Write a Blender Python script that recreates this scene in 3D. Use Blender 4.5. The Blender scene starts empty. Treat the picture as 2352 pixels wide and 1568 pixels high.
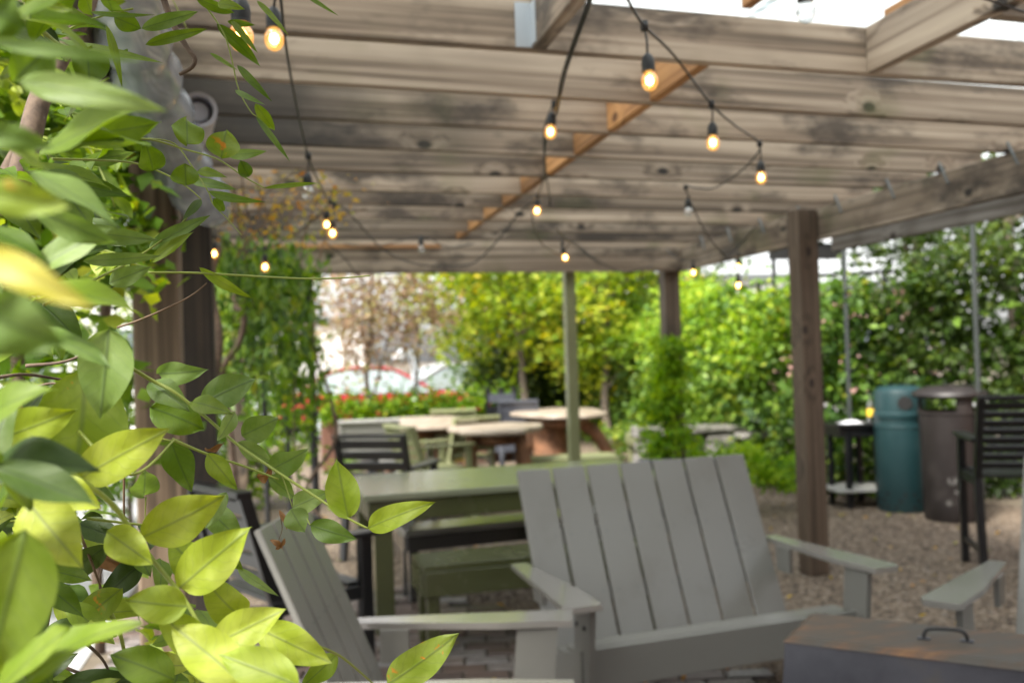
import bpy, math, random
import numpy as np
from mathutils import Vector, Matrix
rnd = random.Random(7); nr = np.random.default_rng(5)
S = bpy.context.scene; COL = S.collection
R = math.radians
# ---------------------------------------------------------------- camera
F = 2150.; H = 1.45; YAW = R(13.75); PIT = math.atan(33/F); ROLL = R(1.75)
fw = Vector((math.sin(YAW)*math.cos(PIT), math.cos(YAW)*math.cos(PIT), math.sin(PIT)))
rt = fw.cross(Vector((0, 0, 1))).normalized(); up = rt.cross(fw)
RR = rt*math.cos(ROLL)-up*math.sin(ROLL); UU = up*math.cos(ROLL)+rt*math.sin(ROLL)
CAM = Vector((0, 0, H))
cd = bpy.data.cameras.new('camera'); cam = bpy.data.objects.new('camera', cd); COL.objects.link(cam)
cam.matrix_world = Matrix(((RR.x, UU.x, -fw.x, 0), (RR.y, UU.y, -fw.y, 0), (RR.z, UU.z, -fw.z, H), (0, 0, 0, 1)))
cd.sensor_width = 36; cd.lens = F/2352*36; cd.clip_start = .02; cd.clip_end = 2000
cd.dof.use_dof = True; cd.dof.focus_distance = 1.0; cd.dof.aperture_fstop = 5.0
S.camera = cam
# ---------------------------------------------------------------- world, sun, exposure
w = bpy.data.worlds.new("World"); S.world = w; w.use_nodes = True
nt = w.node_tree; nt.nodes.clear()
sky = nt.nodes.new('ShaderNodeTexSky'); sky.sky_type = 'NISHITA'; sky.sun_disc = False
SUN_EL, SUN_AZ = R(50), R(-128)      # azimuth clockwise from +Y
sky.sun_elevation = SUN_EL; sky.sun_rotation = SUN_AZ; sky.air_density = 1.2; sky.dust_density = 3; sky.ozone_density = 1
hs = nt.nodes.new('ShaderNodeHueSaturation'); hs.inputs['Saturation'].default_value = .14
bg = nt.nodes.new('ShaderNodeBackground'); bg.inputs['Strength'].default_value = .105
wo = nt.nodes.new('ShaderNodeOutputWorld')
nt.links.new(sky.outputs[0], hs.inputs['Color']); nt.links.new(hs.outputs[0], bg.inputs[0]); nt.links.new(bg.outputs[0], wo.inputs[0])
sl = bpy.data.lights.new('sun', 'SUN'); so = bpy.data.objects.new('sun', sl); COL.objects.link(so)
sl.energy = 2.5; sl.angle = R(14); sl.color = (1, .95, .86)
sd = Vector((math.sin(SUN_AZ)*math.cos(SUN_EL), math.cos(SUN_AZ)*math.cos(SUN_EL), math.sin(SUN_EL)))
so.rotation_euler = sd.to_track_quat('Z', 'Y').to_euler()
S.view_settings.view_transform = 'Standard'; S.view_settings.look = 'None'
S.view_settings.exposure = 2.03; S.view_settings.gamma = 1
S.render.engine = 'CYCLES'
S.cycles.max_bounces = 8; S.cycles.transparent_max_bounces = 16
# ---------------------------------------------------------------- placing helpers
def ray(x, y): return fw*F+RR*(x-1176)-UU*(y-784)
def PZ(x, y, z=0.): d = ray(x, y); return CAM+d*((z-H)/d.z)
def PY(x, y, Y): d = ray(x, y); return CAM+d*(Y/d.y)
def PD(x, y, z): return CAM+ray(x, y)*(z/F)
# ---------------------------------------------------------------- object helpers
W = {}
def tag(o, label=None, cat=None, group=None, kind=None):
    if label: o['label'] = label
    if cat: o['category'] = cat
    if group: o['group'] = group
    if kind: o['kind'] = kind
    return o
def empty(name, loc, rz=0, **k):
    o = bpy.data.objects.new(name, None); COL.objects.link(o); o.empty_display_size = .2
    o.location = loc; o.rotation_euler = (0, 0, rz)
    W[o] = Matrix.Translation(loc) @ Matrix.Rotation(rz, 4, 'Z')
    return tag(o, **k)
def place(o, loc, rz=0):
    o.location = loc; o.rotation_euler = (0, 0, rz)
def link(name, me, parent=None, M=None):
    o = bpy.data.objects.new(name, me); COL.objects.link(o)
    M = M or Matrix.Identity(4); W[o] = M
    if parent:
        o.parent = parent; o.matrix_parent_inverse = W[parent].inverted()
    o.matrix_basis = M
    return o
def copy_tree(o, parent=None):
    c = o.copy(); COL.objects.link(c)
    if parent: c.parent = parent
    for ch in [q for q in W if q.parent == o]: copy_tree2(ch, c)
    W[c] = W[o]
    return c
def copy_tree2(o, parent):
    c = o.copy(); COL.objects.link(c); c.parent = parent
    for ch in [q for q in W if q.parent == o]: copy_tree2(ch, c)
    W[c] = W[o]
class MB:
    def __init__(s): s.v = []; s.f = []
    def add(s, v, f):
        b = len(s.v); s.v += [tuple(q) for q in v]; s.f += [tuple(i+b for i in q) for q in f]; return s
    def box(s, c, d, M=None, bev=.0):
        x, y, z = (q/2 for q in d); c = Vector(c)
        M = M or Matrix.Identity(3)
        if bev <= 0:
            v = [(a*x, b*y, e*z) for a in (-1, 1) for b in (-1, 1) for e in (-1, 1)]
            f = [(0, 1, 3, 2), (4, 6, 7, 5), (0, 4, 5, 1), (2, 3, 7, 6), (0, 2, 6, 4), (1, 5, 7, 3)]
            return s.add([c+M @ Vector(q) for q in v], f)
        b = min(bev, x*.9, y*.9, z*.9); v = []; idx = {}
        for sx in (-1, 1):
            for sy in (-1, 1):
                for sz in (-1, 1):
                    for k, q in enumerate(((x, y-b, z-b), (x-b, y, z-b), (x-b, y-b, z))):
                        idx[(sx, sy, sz, k)] = len(v); v.append((sx*q[0], sy*q[1], sz*q[2]))
        f = []
        I = lambda *a: idx[a]
        for sg in (-1, 1):
            f.append((I(sg, -1, -1, 0), I(sg, 1, -1, 0), I(sg, 1, 1, 0), I(sg, -1, 1, 0)))
            f.append((I(-1, sg, -1, 1), I(1, sg, -1, 1), I(1, sg, 1, 1), I(-1, sg, 1, 1)))
            f.append((I(-1, -1, sg, 2), I(1, -1, sg, 2), I(1, 1, sg, 2), I(-1, 1, sg, 2)))
        for a in (-1, 1):
            for c2 in (-1, 1):
                f.append((I(a, c2, -1, 0), I(a, c2, 1, 0), I(a, c2, 1, 1), I(a, c2, -1, 1)))
                f.append((I(a, -1, c2, 0), I(a, 1, c2, 0), I(a, 1, c2, 2), I(a, -1, c2, 2)))
                f.append((I(-1, a, c2, 1), I(1, a, c2, 1), I(1, a, c2, 2), I(-1, a, c2, 2)))
                for e in (-1, 1): f.append((I(a, c2, e, 0), I(a, c2, e, 1), I(a, c2, e, 2)))
        return s.add([c+M @ Vector(q) for q in v], f)
    def bar(s, p0, p1, wd, ht, bev=.0, upv=(0, 0, 1)):
        p0, p1 = Vector(p0), Vector(p1); X = (p1-p0); L = X.length; X.normalize()
        Z = Vector(upv); Y = Z.cross(X)
        if Y.length < 1e-4: Y = Vector((0, 1, 0)).cross(X)
        Y.normalize(); Z = X.cross(Y)
        return s.box((p0+p1)/2, (L, wd, ht), Matrix((X, Y, Z)).transposed(), bev)
    def tube(s, pts, r, n=8, cap=True):
        pts = [Vector(p) for p in pts]; rs = r if isinstance(r, (list, tuple)) else [r]*len(pts)
        b = len(s.v); N = None
        for i, p in enumerate(pts):
            t = (pts[min(i+1, len(pts)-1)]-pts[max(i-1, 0)])
            t = t.normalized() if t.length > 1e-9 else Vector((0, 0, 1))
            if N is None: N = t.orthogonal().normalized()
            else:
                N = N-t*N.dot(t); N = N.normalized() if N.length > 1e-6 else t.orthogonal().normalized()
            B = t.cross(N)
            for k in range(n):
                a = 2*math.pi*k/n; s.v.append(tuple(p+(N*math.cos(a)+B*math.sin(a))*rs[i]))
        for i in range(len(pts)-1):
            for k in range(n):
                a, c = b+i*n+k, b+i*n+(k+1) % n; s.f.append((a, c, c+n, a+n))
        if cap:
            s.f.append(tuple(b+k for k in reversed(range(n)))); e = b+(len(pts)-1)*n; s.f.append(tuple(e+k for k in range(n)))
        return s
    def lathe(s, c, prof, n=28, sc=(1, 1), warp=None):
        c = Vector(c); b = len(s.v)
        for r_, z_ in prof:
            for k in range(n):
                a = 2*math.pi*k/n; q = r_*(warp(a) if warp else 1)
                s.v.append((c.x+q*math.cos(a)*sc[0], c.y+q*math.sin(a)*sc[1], c.z+z_))
        for i in range(len(prof)-1):
            for k in range(n):
                a, d = b+i*n+k, b+i*n+(k+1) % n; s.f.append((a, d, d+n, a+n))
        s.f.append(tuple(b+k for k in reversed(range(n)))); e = b+(len(prof)-1)*n; s.f.append(tuple(e+k for k in range(n)))
        return s
    def prism(s, poly, z0, z1, M=None):      # poly in xy, extruded in z; M 4x4
        M = M or Matrix.Identity(4); n = len(poly)
        v = [M @ Vector((x, y, z0)) for x, y in poly]+[M @ Vector((x, y, z1)) for x, y in poly]
        f = [tuple(reversed(range(n))), tuple(range(n, 2*n))]+[(i, (i+1) % n, n+(i+1) % n, n+i) for i in range(n)]
        return s.add(v, f)
    def build(s, name, mat, parent=None, smooth=False, M=None):
        me = bpy.data.meshes.new(name); me.from_pydata(s.v, [], s.f); me.validate()
        import bmesh
        bm = bmesh.new(); bm.from_mesh(me); bmesh.ops.recalc_face_normals(bm, faces=bm.faces); bm.to_mesh(me); bm.free()
        for m in (mat if isinstance(mat, (list, tuple)) else [mat]): me.materials.append(m)
        if smooth: me.polygons.foreach_set('use_smooth', [True]*len(me.polygons)); 
        if smooth == 'auto': me.set_sharp_from_angle(angle=R(35))
        return link(name, me, parent, M)
def board(name, p0, p1, wd, ht, mat, parent=None, bev=.003, upv=(0, 0, 1)):
    """timber with its grain along local X"""
    p0, p1 = Vector(p0), Vector(p1); X = p1-p0; L = X.length; X.normalize(); Z = Vector(upv)
    Y = Z.cross(X)
    if Y.length < 1e-4: Y = Vector((0, 1, 0))
    Y.normalize(); Z = X.cross(Y)
    M = Matrix.Translation((p0+p1)/2) @ Matrix((X, Y, Z)).transposed().to_4x4()
    return MB().box((0, 0, 0), (L, wd, ht), None, bev).build(name, mat, parent, False, M)
# ---------------------------------------------------------------- material helpers
def newmat(name):
    m = bpy.data.materials.new(name); m.use_nodes = True; t = m.node_tree; t.nodes.clear()
    o = t.nodes.new('ShaderNodeOutputMaterial'); return m, t, o
def N(t, typ, **k):
    n = t.nodes.new(typ)
    for a, b in k.items():
        if a.startswith('i_'): n.inputs[a[2:].replace('_', ' ')].default_value = b
        else: setattr(n, a, b)
    return n
def ramp(t, stops, fac=None):
    r_ = t.nodes.new('ShaderNodeValToRGB'); e = r_.color_ramp.elements
    while len(e) < len(stops): e.new(.5)
    for q, (p, c) in zip(e, stops): q.position = p; q.color = (*c, 1)
    if fac is not None: t.links.new(fac, r_.inputs[0])
    return r_
def mixc(t, a, b, f, mode='MIX'):
    m = t.nodes.new('ShaderNodeMix'); m.data_type = 'RGBA'; m.blend_type = mode
    for q, s in ((a, 6), (b, 7), (f, 0)):
        if hasattr(q, 'links'): t.links.new(q, m.inputs[s])
        else: m.inputs[s].default_value = q if s == 0 else (*q, 1)
    return m.outputs[2]
def princ(t, o, col, rough=.6, bump=None, bstr=.3, bdist=.01, **k):
    p = t.nodes.new('ShaderNodeBsdfPrincipled')
    if hasattr(col, 'links'): t.links.new(col, p.inputs['Base Color'])
    else: p.inputs['Base Color'].default_value = (*col, 1)
    if hasattr(rough, 'links'): t.links.new(rough, p.inputs['Roughness'])
    else: p.inputs['Roughness'].default_value = rough
    for a, b in k.items(): p.inputs[a.replace('_', ' ')].default_value = b
    if bump is not None:
        b_ = t.nodes.new('ShaderNodeBump'); b_.inputs['Strength'].default_value = bstr; b_.inputs['Distance'].default_value = bdist
        t.links.new(bump, b_.inputs['Height']); t.links.new(b_.outputs[0], p.inputs['Normal'])
    t.links.new(p.outputs[0], o.inputs[0]); return p
def wood(name, c1, c2, dark, stain=.5, knots=True, rough=.75, green=0.):
    m, t, o = newmat(name)
    tc = N(t, 'ShaderNodeTexCoord'); oi = N(t, 'ShaderNodeObjectInfo')
    off = N(t, 'ShaderNodeVectorMath', operation='SCALE'); off.inputs[0].default_value = (37, 11, 23); t.links.new(oi.outputs['Random'], off.inputs['Scale'])
    ad = N(t, 'ShaderNodeVectorMath', operation='ADD'); t.links.new(tc.outputs['Object'], ad.inputs[0]); t.links.new(off.outputs[0], ad.inputs[1])
    mp = N(t, 'ShaderNodeMapping'); mp.inputs['Scale'].default_value = (1.2, 14, 14); t.links.new(ad.outputs[0], mp.inputs[0])
    wn = N(t, 'ShaderNodeTexNoise', i_Scale=1.0, i_Detail=4., i_Roughness=.6); t.links.new(mp.outputs[0], wn.inputs['Vector'])
    # growth rings, drawn out along the board and bent round the knots
    kv = N(t, 'ShaderNodeMapping'); kv.inputs['Scale'].default_value = (2.2, 1, 3.6); t.links.new(ad.outputs[0], kv.inputs[0])
    ks = N(t, 'ShaderNodeSeparateXYZ'); t.links.new(kv.outputs[0], ks.inputs[0]); kz = N(t, 'ShaderNodeMath', operation='ADD'); t.links.new(ks.outputs[2], kz.inputs[0]); kz.inputs[1].default_value = 0; kc = N(t, 'ShaderNodeCombineXYZ'); t.links.new(ks.outputs[0], kc.inputs[0]); t.links.new(kz.outputs[0], kc.inputs[1])
    vo = N(t, 'ShaderNodeTexVoronoi', i_Scale=1., voronoi_dimensions='2D'); t.links.new(kc.outputs[0], vo.inputs['Vector'])
    kn = N(t, 'ShaderNodeMapRange', i_From_Min=.05, i_From_Max=.085, i_To_Min=1., i_To_Max=0.); t.links.new(vo.outputs['Distance'], kn.inputs[0])
    vs = N(t, 'ShaderNodeSeparateColor'); t.links.new(vo.outputs['Color'], vs.inputs[0]); vg = N(t, 'ShaderNodeMath', operation='GREATER_THAN'); vg.inputs[1].default_value = .55; t.links.new(vs.outputs[0], vg.inputs[0])
    k2 = N(t, 'ShaderNodeMath', operation='MULTIPLY'); t.links.new(kn.outputs[0], k2.inputs[0]); t.links.new(vg.outputs[0], k2.inputs[1]); kn = k2
    kr = N(t, 'ShaderNodeMapRange', i_From_Min=.03, i_From_Max=.28, i_To_Min=1., i_To_Max=0.); t.links.new(vo.outputs['Distance'], kr.inputs[0])
    k3 = N(t, 'ShaderNodeMath', operation='MULTIPLY'); t.links.new(kr.outputs[0], k3.inputs[0]); t.links.new(vg.outputs[0], k3.inputs[1]); kr = k3
    mp2 = N(t, 'ShaderNodeMapping'); mp2.inputs['Scale'].default_value = (.55, 34, 34); t.links.new(ad.outputs[0], mp2.inputs[0])
    wv = N(t, 'ShaderNodeTexNoise', i_Scale=1., i_Detail=3., i_Distortion=.25)
    a2 = N(t, 'ShaderNodeVectorMath', operation='MULTIPLY_ADD'); t.links.new(kr.outputs[0], a2.inputs[0]); a2.inputs[1].default_value = (0, 1.5, 1.5); t.links.new(mp2.outputs[0], a2.inputs[2])
    t.links.new(a2.outputs[0], wv.inputs['Vector'])
    g = ramp(t, [(.38, tuple(q*.4 for q in c1)), (.45, c1), (.58, c2)], wv.outputs[0])
    g2 = mixc(t, g.outputs[0], tuple(q*.62 for q in c1), wn.outputs[0], 'MIX')
    st = N(t, 'ShaderNodeMapping'); st.inputs['Scale'].default_value = (1.3, 3, 3); t.links.new(ad.outputs[0], st.inputs[0])
    sn = N(t, 'ShaderNodeTexNoise', i_Scale=1.1, i_Detail=5., i_Roughness=.65); t.links.new(st.outputs[0], sn.inputs['Vector'])
    sr = N(t, 'ShaderNodeMapRange', i_From_Min=.5, i_From_Max=.62, i_To_Min=0., i_To_Max=stain); t.links.new(sn.outputs[0], sr.inputs[0])
    c = mixc(t, g2, dark, sr.outputs[0])
    if knots: c = mixc(t, c, tuple(q*.4 for q in dark), kn.outputs[0])
    if green: 
        gn = N(t, 'ShaderNodeTexNoise', i_Scale=2.3); t.links.new(ad.outputs[0], gn.inputs['Vector'])
        gr = N(t, 'ShaderNodeMapRange', i_From_Min=.58, i_From_Max=.7, i_To_Min=0., i_To_Max=green); t.links.new(gn.outputs[0], gr.inputs[0])
        c = mixc(t, c, (.1, .105, .035), gr.outputs[0])
    hv = N(t, 'ShaderNodeHueSaturation'); vr = N(t, 'ShaderNodeMapRange', i_To_Min=.68, i_To_Max=1.25); t.links.new(oi.outputs['Random'], vr.inputs[0]); t.links.new(vr.outputs[0], hv.inputs['Value']); t.links.new(c, hv.inputs['Color'])
    princ(t, o, hv.outputs[0], rough, wv.outputs[0], .35, .004)
    return m
def paint(name, col, rough=.42, var=.12, dirt=(.1, .09, .07), dirtamt=.25, scale=4., spec=.5, coat=0.):
    m, t, o = newmat(name); tc = N(t, 'ShaderNodeTexCoord')
    n1 = N(t, 'ShaderNodeTexNoise', i_Scale=scale, i_Detail=6., i_Roughness=.65); t.links.new(tc.outputs['Object'], n1.inputs['Vector'])
    n2 = N(t, 'ShaderNodeTexNoise', i_Scale=scale*14, i_Detail=2.); t.links.new(tc.outputs['Object'], n2.inputs['Vector'])
    c = mixc(t, tuple(q*(1-var) for q in col), tuple(min(1, q*(1+var)) for q in col), n1.outputs[0])
    dr = N(t, 'ShaderNodeMapRange', i_From_Min=.55, i_From_Max=.75, i_To_Min=0., i_To_Max=dirtamt); t.links.new(n1.outputs[0], dr.inputs[0])
    c = mixc(t, c, dirt, dr.outputs[0])
    rr_ = N(t, 'ShaderNodeMapRange', i_To_Min=rough-.1, i_To_Max=rough+.14); t.links.new(n1.outputs[0], rr_.inputs[0])
    p = princ(t, o, c, rr_.outputs[0], n2.outputs[0], .12, .003); p.inputs['Specular IOR Level'].default_value = spec
    if coat: p.inputs['Coat Weight'].default_value = coat; p.inputs['Coat Roughness'].default_value = .17; p.inputs['Coat IOR'].default_value = 1.7
    return m
def leafmat(name, stops, trans=.35, rough=.55, veins=False, spots=False, gloss=.3):
    rough = max(rough, .5); gloss = min(gloss, .4)
    m, t, o = newmat(name)
    at = N(t, 'ShaderNodeAttribute', attribute_name='rnd')
    r_ = ramp(t, stops, at.outputs['Fac']); c = r_.outputs[0]; bump = None
    tc = N(t, 'ShaderNodeTexCoord')
    if veins:
        uv = N(t, 'ShaderNodeSeparateXYZ'); t.links.new(tc.outputs['UV'], uv.inputs[0])   # u along 0..1, v across -1..1 as .5+v/2
        av = N(t, 'ShaderNodeMath', operation='SUBTRACT'); t.links.new(uv.outputs[1], av.inputs[0]); av.inputs[1].default_value = .5
        ab = N(t, 'ShaderNodeMath', operation='ABSOLUTE'); t.links.new(av.outputs[0], ab.inputs[0])
        mid = N(t, 'ShaderNodeMapRange', i_From_Min=.008, i_From_Max=.04, i_To_Min=1., i_To_Max=0.); t.links.new(ab.outputs[0], mid.inputs[0])
        cu = N(t, 'ShaderNodeMath', operation='MULTIPLY_ADD'); t.links.new(ab.outputs[0], cu.inputs[0]); cu.inputs[1].default_value = -.62; t.links.new(uv.outputs[0], cu.inputs[2])
        nz = N(t, 'ShaderNodeTexNoise', i_Scale=6., i_Detail=2.); t.links.new(tc.outputs['UV'], nz.inputs['Vector'])
        c2 = N(t, 'ShaderNodeMath', operation='MULTIPLY_ADD'); t.links.new(nz.outputs[0], c2.inputs[0]); c2.inputs[1].default_value = .16; t.links.new(cu.outputs[0], c2.inputs[2])
        fr = N(t, 'ShaderNodeMath', operation='MULTIPLY'); t.links.new(c2.outputs[0], fr.inputs[0]); fr.inputs[1].default_value = 7.
        fq = N(t, 'ShaderNodeMath', operation='PINGPONG'); t.links.new(fr.outputs[0], fq.inputs[0]); fq.inputs[1].default_value = .5
        lat = N(t, 'ShaderNodeMapRange', i_From_Min=0., i_From_Max=.13, i_To_Min=.34, i_To_Max=0.); t.links.new(fq.outputs[0], lat.inputs[0])
        mx = N(t, 'ShaderNodeMath', operation='MAXIMUM'); t.links.new(mid.outputs[0], mx.inputs[0]); t.links.new(lat.outputs[0], mx.inputs[1])
        vc = N(t, 'ShaderNodeHueSaturation', i_Saturation=.8, i_Value=.55, i_Hue=.515); t.links.new(c, vc.inputs['Color'])
        f = N(t, 'ShaderNodeMath', operation='MULTIPLY'); t.links.new(mx.outputs[0], f.inputs[0]); f.inputs[1].default_value = .62
        c = mixc(t, c, vc.outputs[0], f.outputs[0]); bump = mx.outputs[0]
        n3 = N(t, 'ShaderNodeTexNoise', i_Scale=3.3, i_Detail=3.); t.links.new(tc.outputs['Object'], n3.inputs['Vector']); n3.inputs['Scale'].default_value = 38
        lt = N(t, 'ShaderNodeHueSaturation', i_Value=1.28, i_Saturation=.9, i_Hue=.492); t.links.new(c, lt.inputs['Color'])
        f3 = N(t, 'ShaderNodeMapRange', i_From_Min=.4, i_From_Max=.65); t.links.new(n3.outputs[0], f3.inputs[0]); c = mixc(t, c, lt.outputs[0], f3.outputs[0])
    if spots:
        n4 = N(t, 'ShaderNodeTexNoise', i_Scale=95., i_Detail=2.); t.links.new(tc.outputs['Object'], n4.inputs['Vector'])
        n5 = N(t, 'ShaderNodeTexNoise', i_Scale=22., i_Detail=1.); t.links.new(tc.outputs['Object'], n5.inputs['Vector'])
        f4 = N(t, 'ShaderNodeMapRange', i_From_Min=.60, i_From_Max=.67); t.links.new(n4.outputs[0], f4.inputs[0])
        f5 = N(t, 'ShaderNodeMapRange', i_From_Min=.52, i_From_Max=.6); t.links.new(n5.outputs[0], f5.inputs[0])
        mm = N(t, 'ShaderNodeMath', operation='MULTIPLY'); t.links.new(f4.outputs[0], mm.inputs[0]); t.links.new(f5.outputs[0], mm.inputs[1])
        c = mixc(t, c, (.5, .22, .03), mm.outputs[0])
    p = princ(t, o, c, rough, bump, .3, .001); p.inputs['Specular IOR Level'].default_value = gloss
    tr = N(t, 'ShaderNodeBsdfTranslucent')
    tcx = N(t, 'ShaderNodeHueSaturation', i_Saturation=1.15, i_Value=1.5, i_Hue=.49); t.links.new(c, tcx.inputs['Color']); t.links.new(tcx.outputs[0], tr.inputs[0])
    ms = N(t, 'ShaderNodeMixShader'); ms.inputs[0].default_value = trans
    t.links.new(p.outputs[0], ms.inputs[1]); t.links.new(tr.outputs[0], ms.inputs[2]); t.links.new(ms.outputs[0], o.inputs[0])
    return m
def mat_stone():
    m, t, o = newmat('mossy_grey_stone'); tc = N(t, 'ShaderNodeTexCoord')
    n = N(t, 'ShaderNodeTexNoise', i_Scale=8., i_Detail=7.); t.links.new(tc.outputs['Object'], n.inputs['Vector'])
    princ(t, o, ramp(t, [(.35, (.05, .055, .035)), (.55, (.16, .15, .135)), (.7, (.3, .29, .28))], n.outputs[0]).outputs[0], .8, n.outputs[0], .5, .02); return m
def emis(name, col, st):
    m, t, o = newmat(name); e = N(t, 'ShaderNodeEmission'); e.inputs[0].default_value = (*col, 1); e.inputs[1].default_value = st
    t.links.new(e.outputs[0], o.inputs[0]); return m
def thin_glass(name, tint=(1, 1, 1), refl=.12, rough=.03):
    m, t, o = newmat(name); a = N(t, 'ShaderNodeBsdfTransparent'); a.inputs[0].default_value = (*tint, 1)
    g = N(t, 'ShaderNodeBsdfGlossy'); g.inputs['Roughness'].default_value = rough
    lw = N(t, 'ShaderNodeLayerWeight', i_Blend=.25); mr = N(t, 'ShaderNodeMapRange', i_To_Min=refl*.4, i_To_Max=min(1, refl*4)); t.links.new(lw.outputs['Facing'], mr.inputs[0])
    ms = N(t, 'ShaderNodeMixShader'); t.links.new(mr.outputs[0], ms.inputs[0]); t.links.new(a.outputs[0], ms.inputs[1]); t.links.new(g.outputs[0], ms.inputs[2]); t.links.new(ms.outputs[0], o.inputs[0])
    return m
M = {}
M['timber'] = wood('weathered_timber', (.27, .205, .148), (.5, .41, .315), (.045, .034, .026), .9, green=.4)
M['timber_dark'] = wood('stained_timber', (.27, .205, .148), (.5, .41, .315), (.045, .034, .026), .9, green=.4)
def stain_end(m):      # old water stain on the boards' left end: a mark of the board itself, fixed in its own space
    t = m.node_tree; p = [n for n in t.nodes if n.type == 'BSDF_PRINCIPLED'][0]; src = p.inputs['Base Color'].links[0].from_socket
    tc = N(t, 'ShaderNodeTexCoord'); sx = N(t, 'ShaderNodeSeparateXYZ'); t.links.new(tc.outputs['Object'], sx.inputs[0])
    nz = N(t, 'ShaderNodeTexNoise', i_Scale=2.2, i_Detail=4.); t.links.new(tc.outputs['Object'], nz.inputs['Vector'])
    a = N(t, 'ShaderNodeMath', operation='MULTIPLY_ADD'); t.links.new(nz.outputs[0], a.inputs[0]); a.inputs[1].default_value = 1.6; t.links.new(sx.outputs[0], a.inputs[2])
    mr = N(t, 'ShaderNodeMapRange', i_From_Min=-.75, i_From_Max=.35, i_To_Min=.92, i_To_Max=0.); t.links.new(a.outputs[0], mr.inputs[0])
    t.links.new(mixc(t, src, (.028, .024, .02), mr.outputs[0]), p.inputs['Base Color'])
stain_end(M['timber_dark'])
M['post'] = wood('post_timber', (.09, .062, .04), (.17, .12, .082), (.06, .04, .028), .5)
M['greypost'] = wood('grey_post_timber', (.11, .078, .052), (.2, .15, .105), (.05, .04, .03), .6)
M['darkbark'] = wood('dark_rough_timber', (.022, .015, .01), (.05, .033, .022), (.012, .009, .007), .7)
M['fresh'] = wood('fresh_orange_timber', (.42, .2, .07), (.62, .33, .13), (.3, .13, .05), .35)
M['whiteboard'] = wood('peeling_white_board', (.17, .15, .13), (.34, .32, .3), (.12, .1, .085), .8)
M['greenwood'] = paint('sage_green_paint', (.07, .078, .03), .24, .12, (.08, .075, .04), .3, coat=.5)
M['lightgreen'] = paint('pale_green_paint', (.2, .215, .11), .35, .15)
M['greypaint'] = paint('grey_green_paint', (.16, .157, .143), .3, .08, (.09, .08, .065), .4, 3., coat=.2)
M['charcoal'] = paint('charcoal_paint', (.008, .0085, .0095), .3, .2, (.03, .028, .025), .15)
M['bluegrey'] = paint('slate_blue_paint', (.06, .065, .08), .35, .1)
M['armtop'] = paint('sheen_grey_arm_paint', (.2, .19, .175), .2, .08, (.1, .09, .07), .3, coat=.8)  # paler copy of the chair grey, bright sheen put into the colour
M['palegrey'] = paint('pale_grey_paint', (.3, .3, .28), .5, .15)
M['teal'] = paint('teal_plastic', (.011, .034, .038), .36, .2, (.03, .05, .05), .4)
M['brownbin'] = paint('brown_plastic', (.013, .0095, .009), .45, .15, (.06, .05, .045), .4)
M['hole'] = paint('bin_opening_dark', (.006, .006, .006), .8, .0)
M['black'] = paint('black_rubber', (.008, .008, .009), .5, .1)
M['gutter'] = paint('galvanised_metal', (.42, .46, .5), .35, .1, (.2, .2, .2), .3); 
M['rope'] = paint('cable_rubber', (.012, .013, .014), .45, .0)
M['pvc'] = paint('pale_pvc', (.5, .5, .56), .35, .05)
M['ledge_stone'] = mat_stone()
M['poledark'] = paint('dark_green_grey_metal', (.03, .036, .034), .5)
M['napkin'] = paint('white_paper', (.75, .75, .78), .8, .05)
M['rust'] = None
def lit_glass():
    m = thin_glass('lit_amber_bulb_glass', (1, .8, .45), .2); t = m.node_tree; o = [n for n in t.nodes if n.type == 'OUTPUT_MATERIAL'][0]; src = o.inputs[0].links[0].from_socket
    e = N(t, 'ShaderNodeEmission'); e.inputs[0].default_value = (1, .45, .1, 1); e.inputs[1].default_value = .12; a = N(t, 'ShaderNodeAddShader')
    t.links.new(src, a.inputs[0]); t.links.new(e.outputs[0], a.inputs[1]); t.links.new(a.outputs[0], o.inputs[0]); return m
M['glassbulb'] = lit_glass()
M['offbulb'] = thin_glass('clear_bulb_glass', (.95, .97, .97), .5)
M['glow'] = emis('bulb_glow', (1., .52, .13), 9.)
M['glowhot'] = emis('filament_glow', (1., .62, .22), 11.)
M['red'] = paint('red_car_paint', (.34, .012, .03), .2, .05)
M['whitecar'] = paint('silver_car_paint', (.5, .52, .55), .25, .05)
M["carglass"] = paint("car_window", (.26, .31, .32), .1, .1, spec=1.)
M['tyre'] = paint('tyre_rubber', (.02, .02, .02), .7)
M['concretewall'] = paint('rendered_wall', (.75, .73, .7), .8, .08)
M['pinkwall'] = paint('pink_brick_wall', (.5, .28, .24), .85, .12)
M['window'] = paint('dark_window_glass', (.12, .14, .16), .15, .1)
M['roofgrey'] = paint('roof_felt', (.12, .13, .13), .7)
M['bottle'] = thin_glass('bottle_glass', (.55, .6, .56), .8, .1)
M['label'] = paint('yellow_label', (.75, .5, .03), .5)
M['flower'] = paint('red_petals', (.5, .015, .015), .5, .3)
M['brick'] = None
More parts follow.
